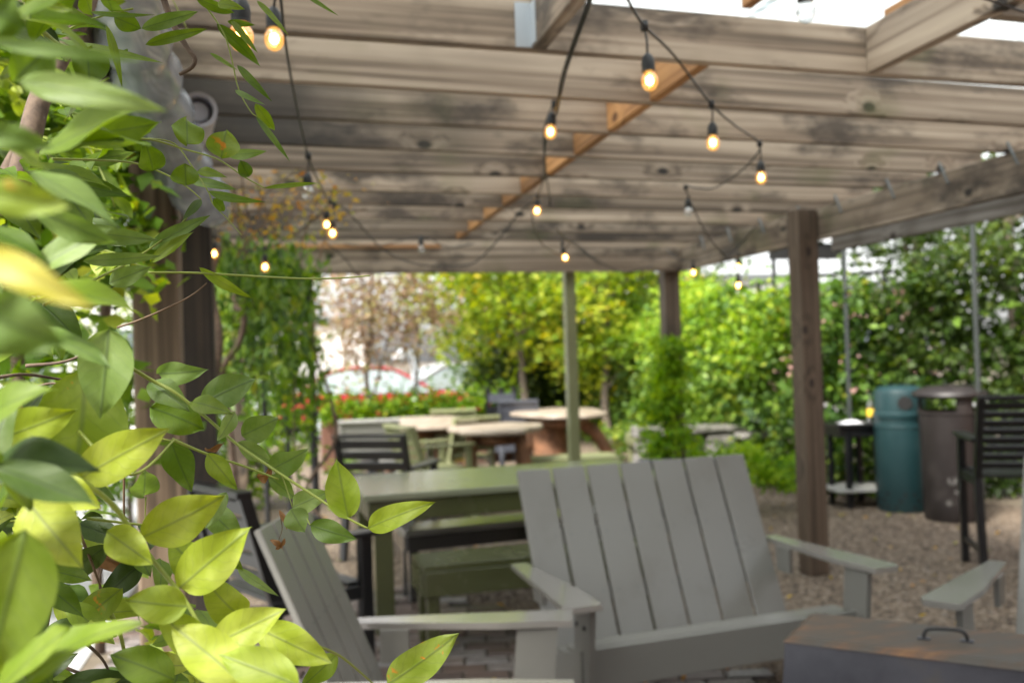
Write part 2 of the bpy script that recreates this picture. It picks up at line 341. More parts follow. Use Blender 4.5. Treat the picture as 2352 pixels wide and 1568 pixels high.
def mat_rust():
    m, t, o = newmat('rusty_lid_top'); tc = N(t, 'ShaderNodeTexCoord')
    mp = N(t, 'ShaderNodeMapping'); mp.inputs['Scale'].default_value = (2.2, 7, 4); t.links.new(tc.outputs['Object'], mp.inputs[0])
    n = N(t, 'ShaderNodeTexNoise', i_Scale=2.2, i_Detail=7., i_Roughness=.65); t.links.new(mp.outputs[0], n.inputs['Vector'])
    n2 = N(t, 'ShaderNodeTexNoise', i_Scale=9., i_Detail=5.); t.links.new(tc.outputs['Object'], n2.inputs['Vector'])
    a = ramp(t, [(.36, (.055, .055, .05)), (.46, (.06, .042, .028)), (.55, (.09, .05, .026)), (.63, (.16, .065, .02)), (.72, (.24, .11, .03))], n.outputs[0])
    c = mixc(t, a.outputs[0], (.05, .042, .034), n2.outputs[0], 'MIX')
    princ(t, o, c, .6, n2.outputs[0], .4, .003, Metallic=.15); return m
def mat_steel():
    m, t, o = newmat('blue_grey_steel'); tc = N(t, 'ShaderNodeTexCoord')
    n = N(t, 'ShaderNodeTexNoise', i_Scale=4., i_Detail=7., i_Roughness=.6); t.links.new(tc.outputs['Object'], n.inputs['Vector'])
    a = ramp(t, [(.35, (.03, .032, .042)), (.58, (.055, .057, .07)), (.68, (.065, .063, .064)), (.74, (.07, .035, .022))], n.outputs[0])
    princ(t, o, a.outputs[0], .42, n.outputs[0], .1, .004, Metallic=.4); return m
M['rust'] = mat_rust(); M['steel'] = mat_steel()
def mat_gravel():
    m, t, o = newmat('pea_gravel'); tc = N(t, 'ShaderNodeTexCoord')
    v = N(t, 'ShaderNodeTexVoronoi', i_Scale=42.); t.links.new(tc.outputs['Object'], v.inputs['Vector'])
    sx = N(t, 'ShaderNodeSeparateColor'); t.links.new(v.outputs['Color'], sx.inputs[0])
    a = ramp(t, [(0, (.05, .036, .023)), (.35, (.115, .083, .055)), (.7, (.185, .14, .096)), (1, (.3, .245, .19))], sx.outputs[0])
    n = N(t, 'ShaderNodeTexNoise', i_Scale=1.3, i_Detail=6., i_Roughness=.7); t.links.new(tc.outputs['Object'], n.inputs['Vector'])
    nr_ = N(t, 'ShaderNodeMapRange', i_From_Min=.35, i_From_Max=.7, i_To_Min=.35, i_To_Max=0.); t.links.new(n.outputs[0], nr_.inputs[0])
    c = mixc(t, a.outputs[0], (.15, .11, .08), nr_.outputs[0])
    iv = N(t, 'ShaderNodeMath', operation='SUBTRACT'); iv.inputs[0].default_value = 1.; t.links.new(v.outputs['Distance'], iv.inputs[1])
    princ(t, o, c, .8, iv.outputs[0], .9, .02); return m
def mat_noise(name, stops, scale=3., detail=6., rough=.85, bs=.3, bd=.02):
    m, t, o = newmat(name); tc = N(t, 'ShaderNodeTexCoord')
    n = N(t, 'ShaderNodeTexNoise', i_Scale=scale, i_Detail=detail, i_Roughness=.65); t.links.new(tc.outputs['Object'], n.inputs['Vector'])
    princ(t, o, ramp(t, stops, n.outputs[0]).outputs[0], rough, n.outputs[0], bs, bd); return m
def mat_attr(name, stops, rough=.7, nscale=20.):
    m, t, o = newmat(name); at = N(t, 'ShaderNodeAttribute', attribute_name='rnd'); tc = N(t, 'ShaderNodeTexCoord')
    n = N(t, 'ShaderNodeTexNoise', i_Scale=nscale, i_Detail=5.); t.links.new(tc.outputs['Object'], n.inputs['Vector'])
    r_ = ramp(t, stops, at.outputs['Fac']); c = mixc(t, r_.outputs[0], tuple(q*.5 for q in stops[0][1]), n.outputs[0])
    princ(t, o, c, rough, n.outputs[0], .35, .004); return m
M['gravel'] = mat_gravel()
M['soil'] = mat_noise('brown_soil', [(.3, (.07, .055, .04)), (.7, (.16, .13, .09))])
M['concrete'] = mat_noise('pale_concrete', [(.3, (.27, .27, .275)), (.7, (.38, .38, .38))], 1.5)
M['asphalt'] = mat_noise('asphalt', [(.3, (.16, .16, .165)), (.7, (.24, .24, .24))], 2.)
M['brick'] = mat_attr('clay_pavers', [(0, (.09, .062, .054)), (.3, (.17, .11, .09)), (.6, (.25, .19, .165)), (.85, (.27, .25, .245)), (1, (.4, .39, .39))], .5)
M['joint'] = mat_noise('mossy_joints', [(.35, (.03, .025, .02)), (.7, (.08, .07, .045))], 9.)
M['bark'] = mat_noise('bark', [(.3, (.06, .045, .033)), (.7, (.2, .16, .125))], 14., 6., .9, .6, .02)
M['vinewood'] = mat_noise('vine_bark', [(.3, (.05, .032, .022)), (.7, (.16, .11, .075))], 40., 6., .85, .6, .004)
M['stem'] = paint('green_stem', (.22, .27, .04), .5, .15)
M['twig'] = paint('brown_twig', (.12, .07, .035), .6, .2)
M['stump'] = mat_noise('red_brown_trunk_wood', [(.3, (.07, .035, .018)), (.7, (.3, .14, .07))], 7., 6., .7, .5, .02)
M['slab'] = mat_noise('bleached_slab_wood', [(.3, (.2, .155, .115)), (.7, (.38, .32, .26))], 5., 6., .4, .2, .01)
def mat_vinyl():
    m, t, o = newmat('rolled_clear_vinyl'); tc = N(t, 'ShaderNodeTexCoord')
    mp = N(t, 'ShaderNodeMapping'); mp.inputs['Scale'].default_value = (9, 1.2, 9); t.links.new(tc.outputs['Object'], mp.inputs[0])
    n = N(t, 'ShaderNodeTexNoise', i_Scale=2., i_Detail=5., i_Distortion=1.2); t.links.new(mp.outputs[0], n.inputs['Vector'])
    p = princ(t, o, ramp(t, [(.35, (.24, .27, .31)), (.6, (.38, .42, .47)), (.75, (.62, .66, .7))], n.outputs[0]).outputs[0], .16, n.outputs[0], .1, .006)
    p.inputs['Specular IOR Level'].default_value = .9
    tr = N(t, 'ShaderNodeBsdfTransparent'); ms = N(t, 'ShaderNodeMixShader'); ms.inputs[0].default_value = .08
    t.links.new(p.outputs[0], ms.inputs[1]); t.links.new(tr.outputs[0], ms.inputs[2]); t.links.new(ms.outputs[0], o.inputs[0]); return m
M['vinyl'] = mat_vinyl()
def mat_roof():
    m, t, o = newmat('clear_roof_sheet'); tc = N(t, 'ShaderNodeTexCoord')
    mp = N(t, 'ShaderNodeMapping'); mp.inputs['Scale'].default_value = (.5, 6, 1); t.links.new(tc.outputs['Object'], mp.inputs[0])
    n = N(t, 'ShaderNodeTexNoise', i_Scale=2.5, i_Detail=6., i_Roughness=.7); t.links.new(mp.outputs[0], n.inputs['Vector'])
    tr = N(t, 'ShaderNodeBsdfTransparent'); tl = N(t, 'ShaderNodeBsdfTranslucent'); tl.inputs[0].default_value = (.52, .555, .565, 1)
    a = ramp(t, [(.35, (.14, .16, .165)), (.65, (.34, .365, .375))], n.outputs[0]); t.links.new(a.outputs[0], tr.inputs[0])
    f = N(t, 'ShaderNodeMapRange', i_From_Min=.3, i_From_Max=.7, i_To_Min=.5, i_To_Max=.85); t.links.new(n.outputs[0], f.inputs[0])
    ms = N(t, 'ShaderNodeMixShader'); t.links.new(f.outputs[0], ms.inputs[0]); t.links.new(tr.outputs[0], ms.inputs[1]); t.links.new(tl.outputs[0], ms.inputs[2]); t.links.new(ms.outputs[0], o.inputs[0]); return m
M['roof'] = mat_roof()
# leaf materials (colour across 0..1 random per leaf)
M['L_lime'] = leafmat('lime_vine_leaf', [(0, (.165, .245, .016)), (.5, (.225, .3, .022)), (1, (.285, .34, .034))], .32, .42, True)
M['L_mid'] = leafmat('green_vine_leaf', [(0, (.05, .10, .007)), (.5, (.085, .15, .01)), (1, (.14, .21, .015))], .4, .4, True)
M['L_spot'] = leafmat('spotted_green_leaf', [(0, (.12, .2, .025)), (1, (.2, .27, .03))], .35, .42, True, True)
M['L_pale'] = leafmat('pale_green_leaf', [(0, (.08, .145, .022)), (.5, (.115, .19, .035)), (1, (.17, .25, .06))], .35, .4, True, gloss=.8)
M['L_dark'] = leafmat('dark_vine_leaf', [(0, (.03, .06, .01)), (1, (.06, .1, .015))], .25, .5, True)
M['L_yellow'] = leafmat('yellow_vine_leaf', [(0, (.3, .3, .025)), (1, (.38, .34, .03))], .3, .45, True)
M['L_brown'] = leafmat('dry_brown_leaf', [(0, (.12, .06, .02)), (1, (.26, .14, .05))], .2, .7, True)
M['F_vine'] = leafmat('vine_foliage', [(0, (.035, .08, .008)), (.4, (.08, .16, .012)), (.8, (.15, .25, .02)), (1, (.32, .36, .05))], .4, .45)
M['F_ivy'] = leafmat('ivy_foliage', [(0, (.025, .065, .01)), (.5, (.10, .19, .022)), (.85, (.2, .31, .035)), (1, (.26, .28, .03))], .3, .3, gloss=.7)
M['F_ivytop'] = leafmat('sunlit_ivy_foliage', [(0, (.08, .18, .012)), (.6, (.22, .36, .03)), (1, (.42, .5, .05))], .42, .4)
M['F_dark'] = leafmat('dark_tree_shaded_ivy_foliage', [(0, (.016, .034, .006)), (.7, (.045, .08, .01)), (1, (.1, .14, .018))], .3, .4)
M['F_maple'] = leafmat('yellow_green_maple_foliage', [(0, (.05, .11, .01)), (.4, (.2, .3, .025)), (.9, (.45, .48, .05)), (1, (.55, .45, .05))], .45, .5)
M['F_maple2'] = leafmat('green_maple_foliage', [(0, (.035, .08, .01)), (.6, (.1, .18, .018)), (1, (.28, .32, .03))], .38, .5)
M['F_pink'] = leafmat('pinkish_brown_foliage', [(0, (.16, .11, .06)), (.6, (.3, .2, .13)), (1, (.3, .3, .1))], .35, .6)
M['F_bright'] = leafmat('bright_vine_foliage', [(0, (.04, .10, .005)), (.6, (.13, .25, .012)), (1, (.28, .38, .03))], .45, .4)
M['F_autumn'] = leafmat('autumn_sprig_leaf', [(0, (.42, .17, .02)), (.4, (.5, .32, .04)), (1, (.3, .34, .06))], .4, .5)
# ---------------------------------------------------------------- leaf clouds
def cloud(name, pts, size, mat, parent=None, sv=.35, upb=.5, asp=.55, fold=.25, droop=0., rv=None, kind=None):
    pts = np.asarray(pts, float); n = len(pts)
    d = nr.normal(size=(n, 3)); d[:, 2] = d[:, 2]*.6-droop; d /= np.linalg.norm(d, axis=1)[:, None]
    nn = nr.normal(size=(n, 3))*.75; nn[:, 2] += upb*1.4; nn -= d*(nn*d).sum(1)[:, None]; nn /= np.linalg.norm(nn, axis=1)[:, None]+1e-9
    s = np.cross(d, nn); L = (size*(1+sv*nr.uniform(-1, 1, n)))[:, None]
    a = pts-d*L*.5; b = pts+d*L*.5; mid = pts-d*L*.06
    l = mid+s*L*asp*.5+nn*L*fold*.3; r_ = mid-s*L*asp*.5+nn*L*fold*.3
    V = np.stack([a, r_, b, l], 1).reshape(-1, 3)
    base = np.arange(n)*4
    tri = np.stack([base, base+1, base+2, base, base+2, base+3], 1).reshape(-1)
    me = bpy.data.meshes.new(name); me.vertices.add(n*4); me.vertices.foreach_set('co', V.ravel())
    me.loops.add(n*6); me.loops.foreach_set('vertex_index', tri.astype(np.int32))
    me.polygons.add(n*2); me.polygons.foreach_set('loop_start', (np.arange(n*2)*3).astype(np.int32))
    me.update(calc_edges=True)
    at = me.attributes.new('rnd', 'FLOAT', 'POINT')
    q = nr.uniform(0, 1, n) if rv is None else np.clip(rv+nr.normal(0, .16, n), 0, 1)
    at.data.foreach_set('value', np.repeat(q, 4).astype(np.float32))
    me.materials.append(mat)
    o = link(name, me, parent)
    if kind: o['kind'] = kind
    return o
def clumps(cs, rad, per, squash=.7):
    """leaves gathered round clump centres; returns points and a per-leaf tone that is the clump's own"""
    P = []; T = []
    for c in cs:
        k = max(3, int(per*nr.uniform(.6, 1.4))); q = nr.normal(size=(k, 3))*rad*.55; q[:, 2] *= squash
        P.append(np.asarray(c)+q); T.append(np.full(k, nr.uniform(.1, .9)))
    return np.concatenate(P), np.concatenate(T)
def ellip(c, r, n, shell=.5):
    out = []
    while len(out) < n:
        q = nr.uniform(-1, 1, 3); l = np.linalg.norm(q)
        if l < 1 and l > shell*nr.uniform(0, 1): out.append(np.asarray(c)+q*np.asarray(r))
    return out
# ---------------------------------------------------------------- the ground
def sheet(name, poly, z, mat, thick=.0):
    o = MB().prism(poly, z-.06, z).build(name, mat); o['kind'] = 'structure'; return o
sheet('ground', [(-400, -400), (400, -400), (400, 400), (-400, 400)], -.3, M['soil'])
gm = MB(); gx = [(-1.0, -3), (9, -3), (9, 17), (-1.0, 17)]
sheet('garden_soil', [(-1.0, -4), (14, -4), (14, 17.5), (-1.0, 17.5)], -.012, M['soil'])
sheet('gravel_ground', [(-.9, -3), (6.0, -3), (6.4, 17), (-.9, 17)], -.004, M['gravel'])
sheet('concrete_pavement', [(-14, -4), (-1.0, -4), (-1.0, 17.5), (-14, 17.5)], -.006, M['concrete'])
sheet('road', [(-60, 17.6), (60, 17.6), (60, 32), (-60, 32)], -.24, M['asphalt'])
# brick paving, every brick a raised block of one sheet; its edge runs crookedly against the gravel
def paving():
    me_v = []; me_f = []; tone = []
    def edge(x): return 5.95 if x < .75 else max(2.2, 5.95-(x-.75)*1.75)
    th = R(-12); c_, s_ = math.cos(th), math.sin(th)
    L, B, G = .2, .1, .012
    for j in range(-60, 80):
        for i in range(-40, 50):
            u = i*(L+G)+(j % 2)*(L+G)/2; v = j*(B+G)
            x = c_*u-s_*v+.5; y = s_*u+c_*v+3
            if not (-.88 < x < 3.2 and .6 < y < edge(x)+rnd.uniform(-.12, .1)): continue
            a = th+rnd.uniform(-.03, .03); ca, sa = math.cos(a), math.sin(a); z = .010+rnd.uniform(-.004, .004); tx, ty = rnd.uniform(-.02, .02), rnd.uniform(-.02, .02)
            b = len(me_v); h = .016
            for (k, zz) in ((1., -.03), (1., z-.006), (.9, z)):
                for sx, sy in ((-1, -1), (1, -1), (1, 1), (-1, 1)):
                    lx = sx*(L/2-(0 if k == 1 else .006)); ly = sy*(B/2-(0 if k == 1 else .006))
                    me_v.append((x+ca*lx-sa*ly, y+sa*lx+ca*ly, zz+(tx*lx+ty*ly if zz > 0 else 0)))
            for r0 in (0, 4):
                for k in range(4): me_f.append((b+r0+k, b+r0+(k+1) % 4, b+r0+4+(k+1) % 4, b+r0+4+k))
            me_f.append((b+8, b+9, b+10, b+11)); tone += [rnd.random()]*12
    me = bpy.data.meshes.new('brick_paving'); me.from_pydata(me_v, [], me_f); me.materials.append(M['brick'])
    at = me.attributes.new('rnd', 'FLOAT', 'POINT'); at.data.foreach_set('value', tone)
    o = link('brick_paving', me); o['kind'] = 'structure'
paving()
sheet('paving_bed', [(-.88, .5), (3.3, .5), (3.1, 1.7), (.8, 5.85), (-.88, 5.85)], .002, M['joint'])
# loose pebbles lying on the gravel
def pebbles():
    n = 9000; P = []
    while len(P) < n:
        x, y = nr.uniform(.2, 5.6), nr.uniform(2.6, 9)
        e = 5.95 if x < .75 else max(2.2, 5.95-(x-.75)*1.75)
        if y > e-.1: P.append((x, y))
    P = np.array(P); base = np.array([(1, 0, 0), (0, 1, 0), (-1, 0, 0), (0, -1, 0), (0, 0, 1), (.7, .7, .55), (-.7, .7, .55), (-.7, -.7, .55), (.7, -.7, .55)], float)
    faces = [(0, 5, 4), (5, 1, 4), (1, 6, 4), (6, 2, 4), (2, 7, 4), (7, 3, 4), (3, 8, 4), (8, 0, 4), (0, 1, 5), (1, 2, 6), (2, 3, 7), (3, 0, 8)]
    a = nr.uniform(0, 6.28, n); s = nr.uniform(.007, .015, n); e = nr.uniform(.6, 1, n)
    V = np.zeros((n, 9, 3))
    V[:, :, 0] = P[:, 0:1]+s[:, None]*(np.cos(a)[:, None]*base[:, 0]-np.sin(a)[:, None]*base[:, 1]*e[:, None])
    V[:, :, 1] = P[:, 1:2]+s[:, None]*(np.sin(a)[:, None]*base[:, 0]+np.cos(a)[:, None]*base[:, 1]*e[:, None])
    V[:, :, 2] = -.004+s[:, None]*base[:, 2]*.8
    Fa = (np.array(faces)[None]+np.arange(n)[:, None, None]*9).reshape(-1)
    me = bpy.data.meshes.new('loose_pebbles'); me.vertices.add(n*9); me.vertices.foreach_set('co', V.ravel())
    me.loops.add(len(Fa)); me.loops.foreach_set('vertex_index', Fa.astype(np.int32)); me.polygons.add(len(Fa)//3)
    me.polygons.foreach_set('loop_start', (np.arange(len(Fa)//3)*3).astype(np.int32)); me.update(calc_edges=True)
    me.polygons.foreach_set('use_smooth', [True]*len(me.polygons))
    at = me.attributes.new('rnd', 'FLOAT', 'POINT'); at.data.foreach_set('value', np.repeat(nr.uniform(0, 1, n), 9).astype(np.float32))
    me.materials.append(mat_attr('pebble_stone', [(0, (.05, .035, .024)), (.4, (.12, .088, .06)), (.8, (.2, .155, .112)), (1, (.34, .3, .25))], .65))
    o = link('loose_pebbles', me); tag(o, 'loose tan pebbles strewn over the gravel round the posts', 'gravel', kind='stuff')
pebbles()
# ---------------------------------------------------------------- the pergola
pg = empty('pergola', (1.5, 4.5, 0), label='open timber pergola of weathered grey rafters roofed with clear sheets', cat='pergola')
ZB = 2.335; RH = .152
RAF = [(2.57, 2.77), (3.01, 3.26), (3.46, 3.71), (3.89, 4.18), (4.37, 4.62), (4.88, 5.13), (5.33, 5.56), (5.88, 6.08), (6.42, 6.58), (6.9, 7.05)]
XL, XR = -.62, 3.62
def ry(k, x): a, b = RAF[k]; return a+(b-a)*(x+.25)/(3.4)
for k in range(len(RAF)):
    rf_ = board('rafter', (XL, ry(k, XL), ZB+RH/2+.002), (XR, ry(k, XR), ZB+RH/2+.002), .038, RH, M['timber_dark'] if k in (2, 3) else M['timber'], pg)
    if k == 3: rf_['label'] = 'rafter stained dark at its left end'
# rafter at the near side of the roof window, cut between its two trimmers
board('rafter', (1.92, 2.16, ZB+RH/2), (XR, 2.27, ZB+RH/2), .04, RH, M['timber'], pg)
board('rafter', (XL, 2.05, ZB+RH/2), (.72, 2.09, ZB+RH/2), .04, RH, M['timber'], pg)
for x in (.745, 1.895):
    board('trimmer', (x, .62, ZB+RH/2), (x, ry(0, x)-.022, ZB+RH/2), .042, RH, M['timber'], pg)
board('rafter', (XL, .6, ZB+RH/2), (XR, .6, ZB+RH/2), .04, RH, M['timber'], pg)
board('rafter', (XL, 1.2, ZB+RH/2), (.72, 1.2, ZB+RH/2), .04, RH, M['timber'], pg)
for k in range(len(RAF)-1):
    x = 1.31; o = board('blocking', (x, ry(k, x)+.021, ZB+RH/2+.004), (x, ry(k+1, x)-.021, ZB+RH/2+.004), .038, RH-.006, M['fresh'], pg)
    if k == 0: o['label'] = 'fresh orange timber block between the two nearest rafters'
board('batten', (1.41, .62, ZB+RH+.02), (1.41, 2.6, ZB+RH+.02), .035, .03, M['fresh'], pg)
board('batten', (1.93, .62, ZB+RH+.018), (1.93, 2.6, ZB+RH+.018), .08, .025, M['fresh'], pg)
board('batten', (XL, 7.42, ZB+.012), (1.25, 7.42, ZB+.012), .02, .03, M['fresh'], pg)
board('beam', (3.367, .3, ZB-.101), (3.367, 7.72, ZB-.101), .045, .2, M['timber'], pg)
board('beam', (-.42, .3, ZB-.101), (-.42, 7.7, ZB-.101), .045, .2, M['timber'], pg)
board('rafter', (-.39, 7.47, ZB+RH/2+.002), (3.62, 7.52, ZB+RH/2+.002), .04, RH, M['timber'], pg)
board('beam', (-.39, 7.47, ZB-.1), (3.34, 7.47, ZB-.1), .045, .2, M['timber'], pg)
board('beam', (-.39, .42, ZB-.1), (3.34, .42, ZB-.1), .045, .2, M['timber'], pg)
def post(x, y, h, wd, mat, lab=None, lean=(0, 0)):
    o = board('post', (x, y, 0), (x+lean[0], y+lean[1], h), wd, wd, mat, pg, .006)
    if lab: o['label'] = lab
    return o
post(3.27, 5.40, ZB-.004, .14, M['post'], 'square brown post standing nearest on the gravel', (0.0, 0))
post(3.27, 7.56, ZB-.004, .14, M['greypost'])
post(3.27, 3.0, ZB-.004, .14, M['post'])
post(2.36, 7.56, ZB-.004, .09, M['lightgreen'], 'slim pale green post under the far beam')
post(3.27, .75, ZB-.004, .14, M['post'])
post(-.30+-.09, 3.22, ZB+.1, .14, wood('left_post_timber', (.26, .18, .115), (.46, .34, .23), (.1, .07, .045), .4), 'grey grained post with a knot beside the hanging vine')
post(-.36, 7.56, ZB-.004, .14, M['greypost'])
o = board('post', (PY(458, 900, 4.75).x, 4.75, 0), (PY(458, 900, 4.75).x, 4.75, ZB), .15, .15, M['darkbark'], pg, .006); o['label'] = 'dark rough post behind the grey left post'
post(-.39, .75, ZB-.004, .14, M['greypost'])
# metal ties where rafters cross the right beam
for k in range(len(RAF)):
    y = ry(k, 3.3)-.03
    mb = MB(); mb.bar((3.335, y+.02, ZB+.06), (3.338, y-.045, ZB-.07), .003, .016, 0, (1, 0, 0))
    mb.build('metal_tie', M['roofgrey'], pg)
mb = MB(); mb.box((.722, ry(0, .722)-.04, ZB+.07), (.004, .06, .12)); mb.box((.70, ry(0, .7)-.024, ZB+.07), (.05, .004, .13)); mb.build('metal_bracket', M['gutter'], pg)
# roof sheets
for i in range(4):
    x0 = XL-.05+i*1.08; mb = MB(); n = 36
    v = []; f = []
    for k in range(n+1):
        x = x0+1.12*k/n; z = ZB+RH+.042+.006*math.sin(k*2*math.pi/6)+i % 2*.004
        v += [(x, .5, z), (x, 7.7, z)]
    for k in range(n): f.append((2*k, 2*k+1, 2*k+3, 2*k+2))
    mb.add(v, f).build('roof_sheet', M['roof'], pg, True)
# weathered whitish board along the outside of the right beam
board('fascia_board', (3.62, 2.6, 2.15), (3.62, 5.6, 2.15), .03, .13, M['whiteboard'], pg)
board('fascia_board', (3.60, 5.7, 2.17), (3.60, 7.6, 2.17), .03, .1, M['whiteboard'], pg) if 0 else None
# ---------------------------------------------------------------- rolled vinyl curtain, strap and pipe on the left beam
def spline(pts, n=8):
    pts = [Vector(p) for p in pts]; out = []
    for i in range(len(pts)-1):
        p0, p1, p2, p3 = pts[max(i-1, 0)], pts[i], pts[i+1], pts[min(i+2, len(pts)-1)]
        for k in range(n):
            t_ = k/n
            out.append(.5*((2*p1)+(p2-p0)*t_+(2*p0-5*p1+4*p2-p3)*t_**2+(3*p1-p0-3*p2+p3)*t_**3))
    out.append(pts[-1]); return out
cr = empty('rolled_curtain', PD(300, 60, 2.0), label='rolled up clear vinyl curtain hanging from the left beam', cat='curtain')
pts = spline([PD(255, -160, 1.75), PD(290, 20, 2.0), PD(335, 170, 2.3), PD(385, 300, 2.6), PD(425, 400, 2.85), PD(470, 460, 3.0), PD(497, 492, 3.1)], 6)
rr = [.075+.01*math.sin(i*1.7)+.006*rnd.random() for i in range(len(pts))]
rr[-6:] = [.072, .07, .065, .058, .045, .02]
mb = MB(); mb.tube(pts, rr, 20); mb.build('vinyl_roll', M['vinyl'], cr, True)
mb = MB(); mb.bar(PD(392, 128, 2.55), PD(388, 270, 2.7), .03*1.2, .004, 0, fw); mb.build('strap', M['pvc'], cr)
mb = MB(); mb.lathe((0, 0, 0), [(.006, -.003), (.014, -.003), (.014, .003), (.006, .003)], 16)
mb.build('grommet', M['black'], cr, False, Matrix.Translation(PD(391, 148, 2.54)) @ fw.to_track_quat('Z', 'Y').to_matrix().to_4x4())
pc = PD(457, 252, 2.95)
def pipe(name, c, axis, ro, ri, L, mat, parent=None):
    mb = MB(); n = 28; v = []; f = []
    for r_, z_ in ((ro, 0), (ro, L), (ri, L), (ri, 0)):
        for k in range(n): a = 2*math.pi*k/n; v.append((r_*math.cos(a), r_*math.sin(a), z_))
    for i in range(4):
        for k in range(n): f.append((i*n+k, i*n+(k+1) % n, ((i+1) % 4)*n+(k+1) % n, ((i+1) % 4)*n+k))
    mb.add(v, f)
    return mb.build(name, mat, parent, 'auto', Matrix.Translation(c) @ axis.to_track_quat('Z', 'Y').to_matrix().to_4x4())
pp = pipe('plastic_pipe', pc, Vector((-.12, 1, .03)).normalized(), .056, .044, .3, M['pvc'])
MB().lathe((0, 0, 0), [(.001, .03), (.03, .03), (.032, .035), (.032, .2), (.001, .2)], 20).build('pipe_core', M['pvc'], pp, 'auto', W[pp])
tag(pp, 'open pale plastic pipe end beside the left post', 'pipe')
# ---------------------------------------------------------------- slatted lounge chairs (front rail at local origin, facing -y)
def lounge(name, wd, nsl, mat, label, cat, top=.93, group=None, armx=.07, arm_off=.055):
    t = empty(name, (0, 0, 0), 0, label=label, cat=cat, group=group)
    bb = Vector((0, .42, .19)); bt = Vector((0, .75, top)); bd_ = (bt-bb).normalized(); bn = Vector((0, -bd_.z, bd_.y))
    sw = wd/nsl
    for k in range(nsl):
        x = -wd/2+sw*(k+.5)
        mb = MB(); mb.box((bb+bt)/2+Vector((x, 0, 0)), (sw-.014, .020, (bt-bb).length), Matrix((Vector((1, 0, 0)), -bn, bd_)).transposed(), .003)
        mb.build('back_slat', mat, t)
    for h_ in (.30, .62):        # battens behind the slats
        c = bb.lerp(bt, h_)-bn*.022
        MB().box(c, (wd-.04, .022, .07), Matrix((Vector((1, 0, 0)), -bn, bd_)).transposed(), .002).build('back_batten', mat, t)
    for k in range(nsl):
        for h_ in (.30, .62):
            for e in (-.28, .28):
                c = bb.lerp(bt, h_)+bn*.0102+Vector((-wd/2+sw*(k+.5+e), 0, 0)); MB().tube([c, c+bn*.0012], .0042, 8).build('screw', M['gutter'] if 0 else M['roofgrey'], t)
    n = 4
    for k in range(n):
        y0 = .02+k*.10; z0 = .355-k*.038
        MB().bar((-wd/2, y0+.045, z0-.02), (wd/2, y0+.045, z0-.02), .09, .022, .002).build('seat_slat', mat, t)
    MB().box((0, -.012, .275), (wd+.08, .022, .15), None, .003).build('front_rail', mat, t)
    for s in (-1, 1):
        x = s*(wd/2+arm_off)
        # slanted front leg board
        mb = MB(); mb.prism([(-.09, 0), (.05, 0), (.0, .52), (-.14, .52)], -.012, .012, Matrix.Translation((x, .04, 0)) @ Matrix(((0, 0, 1, 0), (1, 0, 0, 0), (0, 1, 0, 0), (0, 0, 0, 1))))
        lg = mb.build('leg', mat, t)
        mb = MB()
        for q in (-.045, .025): mb.lathe((0, 0, 0), [(.009, 0), (.009, .006), (.004, .008)], 10, (1, 1)) if 0 else mb.tube([(x+s*.011, .0+q, .44), (x+s*.017, .0+q, .44)], .009, 8)
        mb.build('bolt', M['black'], lg)
        mb = MB(); mb.prism([(.0, .16), (.0, .34), (.46, .20), (.78, .0), (.62, 0), (.42, .10)], -.011, .011, Matrix.Translation((x-s*.026, 0, 0)) @ Matrix(((0, 0, 1, 0), (1, 0, 0, 0), (0, 1, 0, 0), (0, 0, 0, 1))))
        mb.build('side_rail', mat, t)
        # arm: narrow at the back, broad in front with its inner corner cut
        a = [(-.045, -.15), (.075, -.15), (.095, -.11), (.03, .62), (-.035, .62), (-.06, .1)]
        a = [(q[0]*s, q[1]) for q in a]
        mb = MB(); mb.prism(a, .527, .549, Matrix.Translation((x+s*armx*.4, 0, 0))); mb.build('armrest', M['armtop'] if mat == M['greypaint'] else mat, t)
        MB().box((x-s*.01, .46, .47), (.022, .1, .115), None, .002).build('arm_bracket', mat, t)
    return t
G = M['greypaint']
lv = lounge('loveseat', 1.20, 7, G, 'wide grey slatted garden loveseat with seven back boards', 'loveseat', arm_off=.02); place(lv, (1.675, 3.42, 0), R(6.0))
c1 = lounge('lounge_chair', .50, 4, G, 'grey slatted lounge chair behind the leafy vine, facing the loveseat', 'chair', top=.97); place(c1, (.70, 2.82, 0), R(73))
c2 = copy_tree(c1); c2['label'] = 'grey lounge chair at the right edge beside the metal box'; place(c2, (2.53, 2.64, 0), R(-53))
# ---------------------------------------------------------------- fire box with rusty lid
fb = empty('fire_box', (1.9, 2.62, 0), 0, label='blue grey steel box with a rusty handled lid', cat='metal box')
A = Vector((1.494, 2.65, 0)); B_ = Vector((1.727, 2.881, 0)); ex = (Vector((2.195, 2.448, 0))-B_).normalized(); ey = (B_-A).normalized(); wid = (B_-A).length; LN = .95
def fpt(u, v, z): return A+ex*u+ey*v+Vector((0, 0, z))
zt = .55
v = [fpt(0, 0, zt-.012), fpt(LN, 0, zt-.012), fpt(LN, wid, zt-.012), fpt(0, wid, zt-.012), fpt(-.03, -.045, .05), fpt(LN+.03, -.045, .05), fpt(LN+.03, wid+.045, .05), fpt(-.03, wid+.045, .05)]
MB().add(v, [(0, 1, 5, 4), (1, 2, 6, 5), (2, 3, 7, 6), (3, 0, 4, 7), (4, 5, 6, 7), (0, 3, 2, 1)]).build('box_body', M['steel'], fb)
v = [fpt(-.006, -.008, zt-.014), fpt(LN+.006, -.008, zt-.014), fpt(LN+.006, wid+.006, zt-.014), fpt(-.006, wid+.006, zt-.014), fpt(0.018, .02, zt), fpt(LN-.018, .02, zt), fpt(LN-.018, wid-.018, zt), fpt(.018, wid-.018, zt)]
